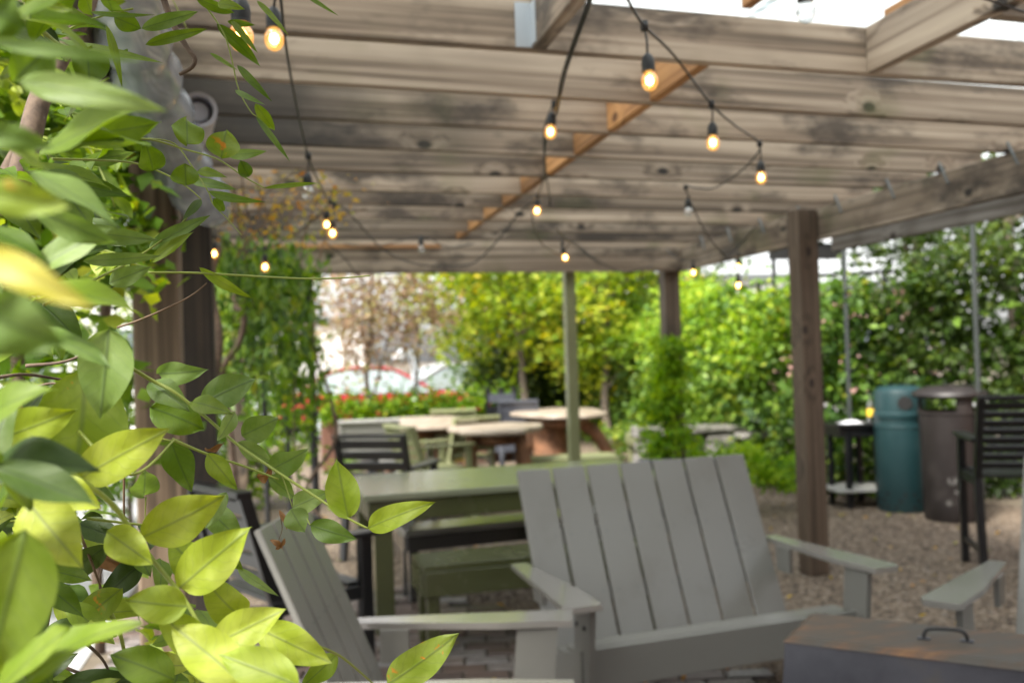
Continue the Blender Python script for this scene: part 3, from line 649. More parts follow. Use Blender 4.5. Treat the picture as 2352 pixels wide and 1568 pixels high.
lid = MB().add(v, [(0, 1, 5, 4), (1, 2, 6, 5), (2, 3, 7, 6), (3, 0, 4, 7), (4, 5, 6, 7), (0, 3, 2, 1)]).build('lid', M['rust'], fb)
h0 = PZ(2122, 1466, zt); h1 = PZ(2222, 1472, zt)
MB().tube(spline([h0-Vector((0, 0, .0)), h0+Vector((.004, 0, .02)), h0.lerp(h1, .2)+Vector((0, 0, .032)), h0.lerp(h1, .8)+Vector((0, 0, .032)), h1+Vector((-.004, 0, .02)), h1], 5), .0055, 8).build('handle', M['black'], lid, True)
mb = MB()
for q in (h0, h1): mb.bar(q-ex*.018+Vector((0, 0, .002)), q+ex*.018+Vector((0, 0, .002)), .022, .004)
mb.build('handle_plate', M['steel'], lid)
MB().bar(fpt(.03, .02, .025), fpt(LN-.03, .02, .025), .04, .05).build('skid', M['black'], fb); MB().bar(fpt(.03, wid-.02, .025), fpt(LN-.03, wid-.02, .025), .04, .05).build('skid', M['black'], fb)
# ---------------------------------------------------------------- long table and two benches
def planked(name, c, L, D, h, rz, mat, label, cat, npl, apron=.10, leg=.085, inset=.04, top=.035, top_mat=None):
    t = empty(name, (0, 0, 0), 0, label=label, cat=cat)
    for k in range(npl):
        y = -D/2+D/npl*(k+.5); MB().box((0, y, h-top/2), (L, D/npl-.006, top), None, .003).build('top_plank', top_mat or mat, t)
    for s in (-1, 1):
        MB().box((0, s*(D/2-inset), h-top-apron/2), (L-2*inset, .025, apron), None, .002).build('apron', mat, t)
        MB().box((s*(L/2-inset+.0), 0, h-top-apron/2-.001), (.025, D-2*inset-.03, apron-.003), None, .002).build('apron', mat, t)
        for q in (-1, 1): MB().box((s*(L/2-inset-leg/2-.014), q*(D/2-inset-leg/2-.014), (h-top)/2-.001), (leg, leg, h-top-.002), None, .004).build('leg', mat, t)
    place(t, c, rz); return t
planked('long_table', (1.235, 5.40, 0), 1.74, .90, .75, R(2.8), M['greenwood'], 'long sage green table with planked top behind the loveseat', 'table', 6, .11, .1, top_mat=paint('faded_sheen_green_top', (.23, .25, .17), .22, .12, (.14, .15, .09), .4, coat=.8))  # top paler than the frame: weather fading plus sky sheen put into the colour
planked('bench', (1.27, 4.70, 0), 1.30, .31, .45, R(2.5), M['greenwood'], 'sage green planked bench on the brick paving before the long table', 'bench', 3, .12, .065, .006)
planked('bench', (1.30, 5.72, 0), 1.30, .26, .44, R(6), paint('dark_glossy_paint', (.03, .032, .03), .16, .2, (.03, .03, .03), .1, coat=1.), 'dark shiny topped bench behind the sage green bench', 'bench', 3, .09, .06, .012, top_mat=paint('pale_sheen_bench_top', (.26, .27, .25), .2, .1, coat=1.))  # white sheen on this bench is put into the pale top colour
# ---------------------------------------------------------------- upright garden chairs with horizontal slats (facing -y)
def armchair(name, mat, label, wd=.52, seat=.44, top=.9, nsl=5, group=None, cat='chair', solid=False):
    t = empty(name, (0, 0, 0), 0, label=label, cat=cat, group=group)
    for s in (-1, 1):
        x = s*(wd/2)
        MB().bar((x, -.22, 0), (x, -.22, seat+.21), .045, .06, .003, (0, 1, 0)).build('leg', mat, t)
        MB().bar((x, .30, 0), (x, .22, seat), .045, .06, .003, (0, 1, 0)).build('leg', mat, t)
        MB().bar((x, .22, seat-.03), (x, .36, top), .04, .055, .003, (0, 1, 0)).build('back_post', mat, t)
        MB().bar((x, -.28, seat+.225), (x, .27, seat+.225), .085, .024, .003).build('armrest', mat, t)
        MB().bar((x, -.2, seat-.035), (x, .22, seat-.035), .03, .06, .002).build('side_rail', mat, t)
        MB().bar((x, -.2, .16), (x, .27, .16), .03, .035, .002).build('stretcher', mat, t)
    for k in range(5): MB().bar((-wd/2+.02, -.18+k*.095, seat), (wd/2-.02, -.18+k*.095, seat), .08, .02, .002).build('seat_slat', mat, t)
    for k in range(nsl):
        f = (k+.6)/nsl; z = seat+.06+(top-seat-.06)*f; y = .22+.14*(z-seat)/(top-seat)
        MB().bar((-wd/2+.02, y, z-.02), (wd/2-.02, y, z-.02), .02, (top-seat)/nsl*(.96 if solid else .66), .002, (0, .25, 1)).build('back_slat', mat, t)
    MB().bar((-wd/2-.02, .365, top+.008), (wd/2+.02, .365, top+.008), .07, .03, .003).build('top_rail', mat, t)
    return t
def chair_at(proto, x, y, rz, label=None, first=False, group=None):
    t = proto if first else copy_tree(proto)
    if label: t['label'] = label
    place(t, (x, y, 0), rz); return t
bc = armchair('garden_chair', M['charcoal'], 'black slat backed garden chair with its back to the long table')
chair_at(bc, .76, 7.05, R(150), first=True)
chair_at(bc, .02, 4.45, R(118), 'black garden chair half hidden between vine leaves and long table')
hc = armchair('tall_chair', M['charcoal'], 'tall black slatted bar chair at the right edge beside the brown bin', .56, .62, 1.10, 8)
for ch_ in [q for q in W if q.parent == hc and q.name.split('.')[0] in ('leg', 'back_post')]: pass
place(hc, (4.50, 5.02, 0), R(152))
ga = armchair('garden_chair', M['lightgreen'], 'pale green chair between the two left slab tables', .5, .42, .82, 4)
chair_at(ga, 1.78, 9.75, R(200), first=True)
chair_at(ga, 2.0, 11.3, R(170), 'pale green chair with its top board above the left slab table')
chair_at(ga, 1.36, 8.75, R(110), 'pale green chair tucked under the middle slab table')
gb = armchair('garden_chair', M['bluegrey'], 'slate blue chair behind the middle slab table', .46, .42, .88, 3, solid=True)
chair_at(gb, 2.9, 11.6, R(165), first=True)
gc = armchair('garden_chair', M['palegrey'], 'pale grey chair at the left end of the left slab table', .55, .42, .85, 4, solid=True)
chair_at(gc, .83, 9.6, R(175), first=True)
# low pale green benches by the slab tables
planked('bench', (2.75, 9.0, 0), .95, .42, .43, R(-6), M['lightgreen'], 'pale green bench beside the slim post, before the right slab table', 'bench', 3, .09, .06, .01)
planked('bench', (4.25, 10.6, 0), .9, .4, .45, R(80), M['lightgreen'], 'pale green bench right of the right slab table', 'bench', 3, .09, .06, .01)
planked('bench', (1.25, 8.2, 0), .8, .36, .40, R(5), M['lightgreen'], 'pale green bench in front of the middle slab table', 'bench', 3, .09, .06, .01)
# dark blue sunlounger whose back shows over the loveseat
lb = lounge('lounge_chair', .62, 4, M['bluegrey'], 'slate blue lounge chair whose top shows over the loveseat back', 'chair', top=.72); place(lb, (2.85, 6.55, 0), R(160))
# ---------------------------------------------------------------- slab tables on trunk legs
def slab(label, c, rx, ry_, rz, seed, legs):
    q = random.Random(seed); ph = [q.uniform(0, 6.28) for _ in range(5)]
    wp = lambda a: 1+.07*math.sin(2*a+ph[0])+.07*math.sin(3*a+ph[1])+.05*math.sin(5*a+ph[2])+.035*math.sin(9*a+ph[3])+.012*math.sin(17*a+ph[4])
    t = empty('slab_table', c, rz, label=label, cat='table')
    mt = Matrix.Translation(c) @ Matrix.Rotation(rz, 4, 'Z')
    MB().lathe((0, 0, 0), [(.9, .715), (.98, .722), (1.0, .74), (.99, .762), (.965, .768)], 56, (rx, ry_), wp).build('slab_top', M['slab'], t, 'auto', mt)
    for pts, rs in legs:
        MB().tube(spline(pts, 5), [rs[0]+(rs[1]-rs[0])*k/(5*(len(pts)-1)) for k in range(5*(len(pts)-1)+1)], 10).build('leg', M['stump'], t, True, mt)
    MB().lathe((0, 0, 0), [(.45, .60), (.62, .63), (.62, .714)], 20, (rx, ry_)).build('brace', M['stump'], t, True, mt)
    return t
L4 = lambda dx, dy, r0: [([(sx*dx*1.15, sy*dy*1.15, -.01), (sx*dx, sy*dy, .25), (sx*dx*.95, sy*dy, .5), (sx*dx*.85, sy*dy*.85, .70)], (r0*1.15, r0*.8)) for sx in (-1, 1) for sy in (-1, 1)]
slab('bleached slab table at left, nearest the smoke bush', (1.36, 10.2, 0), .66, .95, R(-14), 3, L4(.32, .5, .055))
slab('bleached slab table in the middle on four stout trunk legs', (2.0, 8.95, 0), .43, .6, R(-10), 8, L4(.27, .3, .06))
slab('bleached slab table on a red brown curved trunk behind the slim post', (3.22, 10.8, 0), .56, .75, R(-14), 5,
     [([(-.15, 0, -.01), (-.12, 0, .3), (-.2, 0, .7)], (.24, .2)), ([(.62, -.1, -.01), (.52, -.1, .3), (.36, -.05, .55), (.12, 0, .66)], (.06, .09)), ([(-.5, .2, -.01), (-.4, .2, .35), (-.25, .1, .68)], (.07, .08))])
# ---------------------------------------------------------------- stone ledge and stacked stones behind the vine post
t = empty('stone_ledge', (4.3, 9.3, 0), 0, label='low ledge of flat grey stones at the foot of the ivy', cat='stone ledge')
for k, (x, y, z, l, d, h, a) in enumerate([(3.75, 9.1, .12, .5, .35, .24, 4), (3.72, 9.1, .32, .42, .3, .14, -6), (3.76, 9.08, .47, .46, .3, .13, 5), (3.7, 9.1, .62, .4, .3, .12, -3), (4.25, 9.6, .28, .55, .4, .56, 0), (4.7, 9.5, .28, .6, .4, .5, 3), (4.5, 9.5, .59, 1.1, .45, .07, 2), (5.0, 9.2, .52, .6, .4, .07, -8)]):
    MB().box((x, y, z), (l, d, h), Matrix.Rotation(R(a), 3, 'Z'), .02).build('stone', M['ledge_stone'], t)
# ---------------------------------------------------------------- bins, side table
def bin_round(name, c, r_, h, mat, label, hood):
    t = empty(name, c, 0, label=label, cat='bin')
    T = Matrix.Translation(c)
    if hood == 'dome':
        MB().lathe(c, [(r_*.97, 0), (r_*1.0, .02), (r_, h*.74), (r_*.97, h*.745)], 36).build('barrel', mat, t, 'auto')
        MB().lathe(c, [(r_*1.03, h*.735), (r_*1.06, h*.75), (r_*1.06, h*.78), (r_*1.0, h*.79), (r_*1.0, h*.93), (r_*.95, h*.965), (r_*.75, h*.99), (r_*.3, h*1.0)], 36).build('hood', mat, t, 'auto')
        d = Vector((-c[0], -c[1], 0)).normalized(); d = Matrix.Rotation(R(12), 3, 'Z') @ d
        MB().tube([Vector(c)+d*(r_*.95)+Vector((0, 0, h*.865)), Vector(c)+d*(r_*1.006)+Vector((0, 0, h*.865))], .062, 20).build('opening', M['hole'], t)
        for row in range(5):
            for k in range(18):
                if rnd.random() < .45+.1*row: continue
                a = 2*math.pi*(k+.5*(row % 2))/18; dd = Vector((math.cos(a), math.sin(a), 0)); q = Vector(c)+Vector((0, 0, .05+row*.055))
                MB().tube([q+dd*(r_*.97), q+dd*(r_*1.004)], .016, 10).build('drain_hole', M['hole'], t)
        MB().lathe(c, [(r_*1.0, h*.66), (r_*1.025, h*.665), (r_*1.025, h*.68), (r_, h*.685)], 36).build('rib', mat, t, 'auto')
    else:
        MB().lathe(c, [(r_*.93, 0), (r_*.96, .03), (r_*.96, .1), (r_*1.02, h*.78), (r_*1.06, h*.79), (r_*1.06, h*.805), (r_*.9, h*.81), (r_*.86, h*.7), (r_*.5, h*.69)], 36).build('barrel', mat, t, 'auto')
        for k in range(3):
            a = R(20+120*k); dd = Vector((math.cos(a), math.sin(a), 0))
            w_ = MB(); 
            for j in range(6):
                a0 = a+R(-16+j*32/6); a1 = a+R(-16+(j+1)*32/6)
                p0 = Vector(c)+Vector((math.cos(a0), math.sin(a0), 0))*r_*.98; p1 = Vector(c)+Vector((math.cos(a1), math.sin(a1), 0))*r_*.98
                w_.bar((p0+p1)/2+Vector((0, 0, h*.80)), (p0+p1)/2+Vector((0, 0, h*.93)), .02, (p1-p0).length*1.03, 0, (p1-p0).normalized())
            w_.build('lid_support', mat, t)
        MB().lathe(c, [(r_*1.0, h*.905), (r_*1.2, h*.915), (r_*1.24, h*.93), (r_*1.2, h*.95), (r_*1.0, h*.975), (r_*.6, h*.995), (r_*.2, h*1.0)], 36).build('lid', mat, t, 'auto')
        gs = paint('grey_scuff', (.09, .085, .08), .7, .3)
        for (a, z, s) in ((-2.25, .50, .03), (-2.25, .34, .045), (-2.38, .16, .028), (-2.2, .66, .02), (-2.12, .25, .02)):
            dd = Vector((math.cos(a), math.sin(a), 0)); q = Vector(c)+Vector((0, 0, z)); MB().tube([q+dd*(r_*.9), q+dd*(r_*.975)], s*.8, 9).build('worn_patch', gs, t)
    return t
bin_round('round_bin', (5.25, 7.2, 0), .215, 1.09, M['teal'], 'teal round bin with domed hood and round opening', 'dome')
bin_round('round_bin', (5.33, 6.66, 0), .235, 1.10, M['brownbin'], 'brown round bin with wide raised lid', 'open')
st = empty('side_table', (5.02, 7.55, 0), 0, label='dark two tier side table against the ivy', cat='side table')
MB().box((5.02, 7.56, .68), (.42, .36, .09), Matrix.Rotation(R(-8), 3, 'Z'), .004).build('apron', M['charcoal'], st)
MB().box((5.02, 7.56, .738), (.50, .44, .026), Matrix.Rotation(R(-8), 3, 'Z'), .004).build('table_top', M['charcoal'], st)
MB().box((5.02, 7.56, .16), (.52, .46, .025), Matrix.Rotation(R(-8), 3, 'Z'), .004).build('shelf', M['palegrey'], st)
for sx in (-1, 1):
    for sy in (-1, 1):
        MB().bar((5.02+sx*.15, 7.56+sy*.14, 0), (5.02+sx*.15, 7.56+sy*.14, .72), .045, .045, .003, (1, 0, 0)).build('leg', M['charcoal'], st)
bc_ = (5.10, 7.40, .752)
bt = empty('bottle', bc_, 0, label='clear bottle with a yellow label on the side table', cat='bottle')
MB().lathe(bc_, [(.032, 0), (.034, .01), (.034, .14), (.028, .17), (.014, .2), (.012, .25), (.015, .255), (.013, .27)], 20).build('bottle_glass', M['bottle'], bt, 'auto')
MB().lathe(bc_, [(.0348, .06), (.0352, .062), (.0352, .125), (.0348, .127)], 20).build('bottle_label', M['label'], bt, 'auto')
mb = MB(); mb.lathe((5.24, 7.42, .752), [(.03, 0), (.036, .1), (.034, .1), (.028, .005)], 18); o = mb.build('cup', M['napkin'], None, 'auto'); tag(o, 'white paper cup right of the bottle', 'cup')
import bmesh
def crumple(name, c, sx, sy, sz, mat, label, cat):
    mb = MB(); n = 10; v = []; f = []
    for i in range(n):
        for j in range(n):
            x, y = (i/(n-1)-.5), (j/(n-1)-.5); e = max(0, 1-(2*x)**2)*max(0, 1-(2*y)**2)
            v.append((c[0]+x*sx, c[1]+y*sy, c[2]+.004+sz*e*rnd.uniform(.4, 1)))
    for i in range(n-1):
        for j in range(n-1): f.append((i*n+j, (i+1)*n+j, (i+1)*n+j+1, i*n+j+1))
    mb.add(v, f); b = len(mb.v); mb.add([(x, y, c[2]+.001) for x, y, z in v[:n*n]], f); o = mb.build(name, mat, None, False); tag(o, label, cat)
crumple('napkin', (4.93, 7.46, .752), .2, .16, .035, M['napkin'], 'crumpled white paper napkin on the side table', 'napkin')
# ---------------------------------------------------------------- festoon lights
SOCK = {}
def festoon(label, segs, drops, group='festoon lights under the rafters'):
    """segs: lists of (x, y, depth); drops: (attach, socket top, bulb diameter, lit)"""
    a0 = PD(*segs[0][0]); t = empty('festoon_light', a0, 0, label=label, cat='string lights', group=group)
    for sg in segs:
        MB().tube(spline([PD(*q) for q in sg], 6), .0038, 6).build('cable', M['rope'], t, True)
    for at_, top, ex_, lit in drops:
        a = PD(*at_); p = PD(*top); z = top[2]; ax = Vector(ex_).normalized()
        MB().tube([a, a.lerp(p, .5)+Vector((.003, 0, 0)), p], .003, 6).build('drop_wire', M['rope'], t, True)
        mt = Matrix.Translation(p) @ (-ax).to_track_quat('-Z', 'Y').to_matrix().to_4x4()
        T_ = Matrix.Translation(p) @ ax.to_track_quat('Z', 'Y').to_matrix().to_4x4() @ Matrix.Diagonal((.9, .9, .7, 1))
        MB().tube([a-Vector((0, 0, .012)), a+Vector((0, 0, .012))], .011, 8).build('cable_joint', M['rope'], t, True)
        sk = MB().lathe((0, 0, 0), [(.006, -.008), (.012, 0), (.017, .012), (.019, .03), (.018, .052), (.0195, .054), (.0195, .06)], 16).build('light_socket', M['rope'], t, 'auto', T_)
        MB().lathe((0, 0, 0), [(.013, .055), (.015, .063), (.022, .078), (.0238, .092), (.022, .108), (.015, .122), (.006, .128), (.002, .1285)], 18).build('glass_bulb', M['glassbulb' if lit else 'offbulb'], sk, True, T_)
        if lit: MB().lathe((0, 0, 0), [(.002, .074), (.009, .08), (.0115, .091), (.009, .102), (.002, .108)], 10).build('filament', M['glowhot'], sk, True, T_)
    return t
D0 = (0, 0, -1)
festoon('festoon cable dropping from top left then looping across to the middle', [
    [(632, -60, 2.0), (645, 0, 2.1), (655, 95, 2.3), (680, 240, 2.8), (708, 358, 3.3), (735, 425, 3.8), (757, 462, 4.3), (792, 480, 4.6), (830, 520, 4.8), (880, 573, 5.0), (945, 603, 5.2), (1010, 611, 5.3), (1085, 605, 5.2), (1140, 555, 5.0), (1190, 492, 4.8), (1232, 452, 4.6), (1250, 400, 4.2), (1250, 300, 3.7), (1272, 235, 3.4)],
    [(765, 462, 4.3), (700, 520, 4.9), (640, 560, 5.2), (560, 575, 5.0), (490, 540, 4.8)],
    [(735, 545, 5.6), (790, 592, 6.0), (822, 632, 6.2), (835, 640, 6.4)]],
    [((632, -45, 2.05), (628, 22, 2.05), (0, .05, -1), True), ((708, 358, 3.3), (706, 400, 3.3), D0, False), ((757, 462, 4.3), (750, 486, 4.55), D0, True), ((768, 470, 4.4), (763, 505, 4.45), D0, True),
     ((608, 570, 4.9), (608, 585, 4.9), D0, True), ((490, 545, 4.9), (491, 556, 5.1), D0, True), ((1235, 450, 4.6), (1234, 455, 4.7), (-.05, 0, -1), True)])
festoon('doubled festoon cable hanging from the top centre', [
    [(1372, -60, 2.1), (1355, 10, 2.3), (1322, 100, 2.58), (1300, 165, 2.82), (1288, 215, 3.0), (1278, 262, 3.3), (1255, 320, 3.6), (1252, 380, 3.9), (1262, 450, 4.4), (1262, 475, 4.5)],
    [(1372, -60, 2.12), (1348, 12, 2.32), (1312, 110, 2.6), (1290, 178, 2.86), (1282, 225, 3.05), (1275, 255, 3.2)],
    [(1222, 490, 4.8), (1228, 530, 5.2), (1250, 565, 5.5), (1290, 583, 5.7), (1315, 555, 5.6), (1360, 590, 5.9), (1430, 625, 6.2), (1500, 610, 6.3)],
    [(1275, 520, 5.2), (1300, 548, 5.5), (1380, 610, 6.0)]],
    [((1273, 240, 3.25), (1268, 262, 3.3), (-.12, 0, -1), True), ((1292, 560, 5.6), (1292, 568, 5.7), (.25, 0, -1), True)])
festoon('festoon cable zigzagging from top centre towards the right posts', [
    [(1420, -50, 2.1), (1442, 0, 2.2), (1480, 60, 2.4), (1550, 130, 2.75), (1634, 240, 3.1), (1690, 290, 3.45), (1745, 330, 3.8), (1730, 365, 3.9), (1690, 402, 4.1), (1640, 432, 4.4), (1600, 432, 4.5), (1575, 428, 4.6), (1583, 455, 4.8), (1603, 500, 5.0), (1640, 560, 5.4), (1672, 588, 5.7), (1700, 560, 5.8), (1735, 520, 5.6)]],
    [((1480, 60, 2.4), (1487, 128, 2.38), (.06, 0, -1), True), ((1634, 240, 3.1), (1636, 284, 3.1), D0, True), ((1745, 330, 3.8), (1747, 372, 3.8), D0, True), ((1575, 430, 4.6), (1580, 458, 4.8), D0, False),
     ((1695, 585, 6.2), (1695, 592, 6.6), D0, True), ((1695, 630, 6.2), (1695, 634, 6.4), D0, True)])
festoon('short festoon length with one warm bulb by the far right corner', [
    [(1735, 520, 5.8), (1700, 560, 6.2), (1640, 585, 6.6), (1590, 600, 6.7), (1550, 590, 6.9), (1530, 570, 7.1)]],
    [((1592, 600, 6.7), (1592, 606, 6.8), D0, True)])
festoon('festoon light with clear unlit bulbs near the roof window', [
    [(1700, -90, 1.9), (1780, -75, 1.9), (1850, -60, 2.0), (1950, -70, 2.1), (2060, -60, 2.2)],
    [(2240, -10, 2.3), (2300, 10, 2.4), (2360, 28, 2.5), (2420, 20, 2.5)]],
    [((1850, -60, 2.0), (1849, -42, 2.0), D0, False)])
festoon('festoon light with one dark unlit bulb left of the orange blocks', [
    [(790, 560, 5.9), (860, 566, 5.9), (968, 545, 6.0), (1030, 568, 6.1), (1090, 560, 6.1)]],
    [((968, 545, 6.0), (967, 548, 6.0), D0, False)])
festoon('round clear festoon bulb at the top left behind the leaves', [
    [(520, -80, 1.6), (548, -55, 1.6), (600, -70, 1.7), (640, -60, 2.0)]],
    [((548, -50, 1.62), (552, 0, 1.62), D0, True)])
# ---------------------------------------------------------------- right side: ivy fence, shade canopy, poles
hp = [(5.5, 16.5), (5.25, 11.9), (4.95, 9.6), (5.15, 8.35), (5.75, 7.95), (6.5, 7.6), (7.6, 7.0), (9.0, 6.2)]
def along(poly, n):
    poly = [Vector((*p, 0)) for p in poly]; seg = [(b-a).length for a, b in zip(poly, poly[1:])]; tot = sum(seg); out = []
    for _ in range(n):
        d = nr.uniform(0, tot); i = 0
        while i < len(seg)-1 and d > seg[i]: d -= seg[i]; i += 1
        a, b = poly[i], poly[i+1]; t_ = (b-a).normalized(); out.append((a+t_*d, Vector((t_.y, -t_.x, 0))))
    return out
iv = empty('ivy_fence', (5.6, 8.2, 0), 0, label='wire fence overgrown with thick ivy along the right side', cat='ivy fence')
cs = []; ct = []; cd_ = []
for p, nn in along(hp, 2900):
    top = (2.05 if p.y > 9 else 2.1)+.2*math.sin(p.y*1.9)+.12*math.sin(p.x*3.1)
    z = nr.uniform(.05, top); off = nr.uniform(-.3, .35)+.1*math.sin(p.y*3+z*4)
    q = p-nn*(-off)
    (ct if z > top*.7 and p.y > 8.6 else (cd_ if q.x > 5.5 else cs)).append((q.x, q.y, z))  # tree shade put into darker leaves at right, sun into paler top leaves
P, T = clumps(cs, .22, 20, .8); P[:, 2] = np.maximum(P[:, 2], .02); cloud('foliage', P, .085, M['F_ivy'], iv, rv=T, droop=.5, kind='stuff')
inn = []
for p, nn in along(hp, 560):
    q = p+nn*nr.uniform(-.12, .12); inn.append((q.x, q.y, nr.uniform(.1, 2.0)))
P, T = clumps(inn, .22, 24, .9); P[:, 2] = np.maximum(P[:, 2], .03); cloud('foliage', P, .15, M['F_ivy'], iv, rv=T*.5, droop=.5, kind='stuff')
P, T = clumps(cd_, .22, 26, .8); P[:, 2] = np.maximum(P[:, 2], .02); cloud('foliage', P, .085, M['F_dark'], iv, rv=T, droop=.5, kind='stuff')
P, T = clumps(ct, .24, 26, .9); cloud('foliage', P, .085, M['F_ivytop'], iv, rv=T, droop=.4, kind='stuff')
for i in range(len(hp)-1):
    a, b = Vector((*hp[i], 0)), Vector((*hp[i+1], 0)); L = (b-a).length; k = max(1, int(L/1.6))
    nn = (b-a).normalized(); nn = Vector((nn.y, -nn.x, 0))*-.32
    for j in range(k):
        q = a.lerp(b, j/k)+nn; MB().tube([q, q+Vector((0, 0, 2.2))], .025, 8).build('fence_post', M['charcoal'], iv)
    MB().tube([a+nn+Vector((0, 0, 2.18)), b+nn+Vector((0, 0, 2.18))], .018, 6).build('fence_rail', M['charcoal'], iv)
    
# ---- trees
def tree(name, label, base, cc, cr_, ncl, clr, per, size, mat, tr=.1, group=None, trunkmat=None, limbs=7, shell=.5, cat='tree', **k):
    t = empty(name, base, 0, label=label, cat=cat, group=group)
    b = Vector(base); c = Vector(cc); mid = Vector((c.x, c.y, c.z-cr_[2]*.3))
    pts = spline([b+Vector((0, 0, -.02)), b.lerp(mid, .35)+Vector((rnd.uniform(-.1, .1), 0, 0)), b.lerp(mid, .7)+Vector((rnd.uniform(-.12, .12), 0, 0)), mid, c+Vector((0, 0, cr_[2]*.5))], 4)
    MB().tube(pts, [tr*(1-.72*i/(len(pts)-1)) for i in range(len(pts))], 9).build('trunk', trunkmat or M['bark'], t, True)
    cs = ellip(c, cr_, ncl, shell)
    for i in range(limbs):
        e = Vector(cs[i*7 % len(cs)]); s_ = pts[int(len(pts)*(.35+.5*i/limbs))]
        MB().tube(spline([s_, s_.lerp(e, .5)+Vector((0, 0, .12*cr_[2])), e], 4), [tr*.4*(1-.75*q/8) for q in range(9)], 6).build('limb', trunkmat or M['bark'], t, True)
    P, T = clumps(cs, clr, per); cloud('crown', P, size, mat, t, rv=T, **k)
    return t
V = lambda x, y, Y: tuple(PY(x, y, Y))
gz = lambda x, Y, z=0: (PY(x, 900, Y).x, Y, z)
tree('maple_tree', 'yellow green maple with a slim grey trunk behind the slab tables', gz(1220, 14.), (PY(1150, 700, 15).x, 14.6, 2.95), (1.75, 1.5, 1.6), 150, .42, 60, .13, M['F_maple'], .075, 'trees beyond the slab tables')
tree('maple_tree', 'golden topped maple standing behind the slim green post', gz(1400, 13.4), (PY(1400, 700, 13.5).x, 13.6, 2.45), (1.25, 1.2, 1.75), 120, .36, 60, .11, M['F_maple'], .07, 'trees beyond the slab tables')
tree('broadleaf_tree', 'dense dark green tree filling the gap between the maples', gz(1240, 17.5), (PY(1250, 750, 17.5).x, 17.3, 2.5), (2.0, 1.5, 2.4), 190, .5, 60, .14, M['F_maple2'], .12, 'trees beyond the slab tables')
tree('broadleaf_tree', 'tall green tree behind the vine wrapped far post', gz(1500, 16.), (PY(1500, 720, 16).x, 16., 2.35), (1.5, 1.4, 2.2), 150, .45, 60, .13, M['F_maple2'], .1, 'trees beyond the slab tables')
tree('broadleaf_tree', 'light green tree whose crown rises over the maples', gz(1230, 20.), (PY(1260, 600, 20).x, 20., 4.6), (3.3, 1.8, 2.6), 230, .6, 55, .16, M['F_maple'], .16, 'trees beyond the slab tables')
tree('smoke_bush', 'airy pinkish brown smoke bush before the parked cars', gz(850, 13.), (PY(855, 740, 13).x, 13., 2.15), (1.2, .9, 1.0), 135, .3, 34, .08, M['F_pink'], .05, shell=.2, cat='shrub')
tree('smoke_bush', 'thin pinkish bush leaning right of the airy smoke bush', gz(930, 13.6), (PY(960, 770, 13.6).x, 13.6, 1.95), (.55, .5, .28), 18, .2, 30, .07, M['F_pink'], .03, shell=.2, cat='shrub')
tree('shade_tree', 'dark leaved tree overhanging the ivy fence at the right', (PY(2120, 900, 9.6).x, 9.6, 0), (PY(2120, 900, 8.9).x, 8.9, 2.78), (1.25, .9, .6), 74, .3, 40, .085, M['F_dark'], .11, shell=.3)
tree('shade_tree', 'dark tree branch mass at the far right over the fence', (PY(2330, 900, 8.6).x, 8.6, 0), (PY(2330, 900, 8.2).x, 8.2, 2.85), (1.0, .9, .7), 62, .3, 42, .085, M['F_dark'], .1, shell=.3)
tree('shrub', 'dark green shrub in the gap under the maple tree', gz(1190, 16.2), (PY(1190, 850, 16.2).x, 16.2, 1.1), (.85, .7, .9), 60, .35, 60, .11, M['F_dark'], .04, cat='shrub')
# hedge that closes the garden at the back
hb = []
for _ in range(420):
    x = nr.uniform(4.6, 9.6); hb.append((x, 16.9+nr.uniform(-.3, .3), nr.uniform(.1, 2.0+.3*math.sin(x*2))))
P, T = clumps(hb, .35, 26); hd = cloud('back_hedge', P, .12, M['F_maple2'], None, rv=T); tag(hd, 'leafy hedge closing the garden at the back right', 'hedge')
# ---- planter with red flowers
pl = empty('brick_planter', (2.2, 12.9, 0), 0, label='long low brick planter of red flowers before the cars', cat='planter')
xa, xb = gz(735, 12.9)[0], gz(1190, 12.9)[0]
MB().box(((xa+xb)/2, 12.9, .33), (xb-xa, .5, .66), None, .01).build('planter_wall', paint('dark_red_brick', (.12, .055, .035), .85, .35, (.05, .03, .02), .5, 9.), pl)
P = np.array([(nr.uniform(xa, xb), 12.85+nr.uniform(-.28, .3), (.62+abs(nr.normal())*.17)) for _ in range(5200)]); cloud('plants', P, .085, M['F_bright'], pl, kind='stuff')
P = np.array([(xa+(xb-xa)*c+nr.normal()*.09, 12.7+nr.uniform(-.25, .1), .74+nr.normal()*.06) for c in nr.choice([.1, .3, .52, .74], 60)]); cloud('red_flowers', P, .07, leafmat('red_petal', [(0, (.12, .008, .008)), (1, (.35, .02, .015))]), pl, kind='stuff')
for lab, x, Y, r_, m_, s_ in (('small leafy bush with orange blooms right of the planter', 1040, 12.2, .3, 'F_maple', .06), ('low bright plant before the middle slab table', 1010, 11.9, .28, 'F_bright', .07), ('bright green weed by the left slab table', 800, 8.9, .22, 'F_bright', .07), ('low green plant under the right slab table', 1420, 11.8, .4, 'F_maple2', .08)):
    g_ = gz(x, Y); tree('garden_plant', lab, (g_[0], Y, 0), (g_[0], Y, .32), (r_, r_, .28), 40, .1, 12, s_, M[m_], .012, 'plants between the tables', M['twig'], cat='plant')
# grey slatted fence panel
gf = empty('slat_fence', gz(1190, 12.6), 0, label='short grey slatted fence panel beside the flower planter', cat='fence')
fx0, fx1 = gz(1122, 12.5)[0], gz(1182, 12.5)[0]
for k in range(5): MB().bar((fx0, 12.5, .2+k*.17), (fx1, 12.5, .2+k*.17), .03, .12).build('slat', M['charcoal'] if k % 2 else M['bluegrey'], gf)
for x in (fx0, (fx0+fx1)/2, fx1): MB().bar((x, 12.54, 0), (x, 12.54, 1.02), .07, .07, 0, (0, 1, 0)).build('fence_post', M['charcoal'], gf)
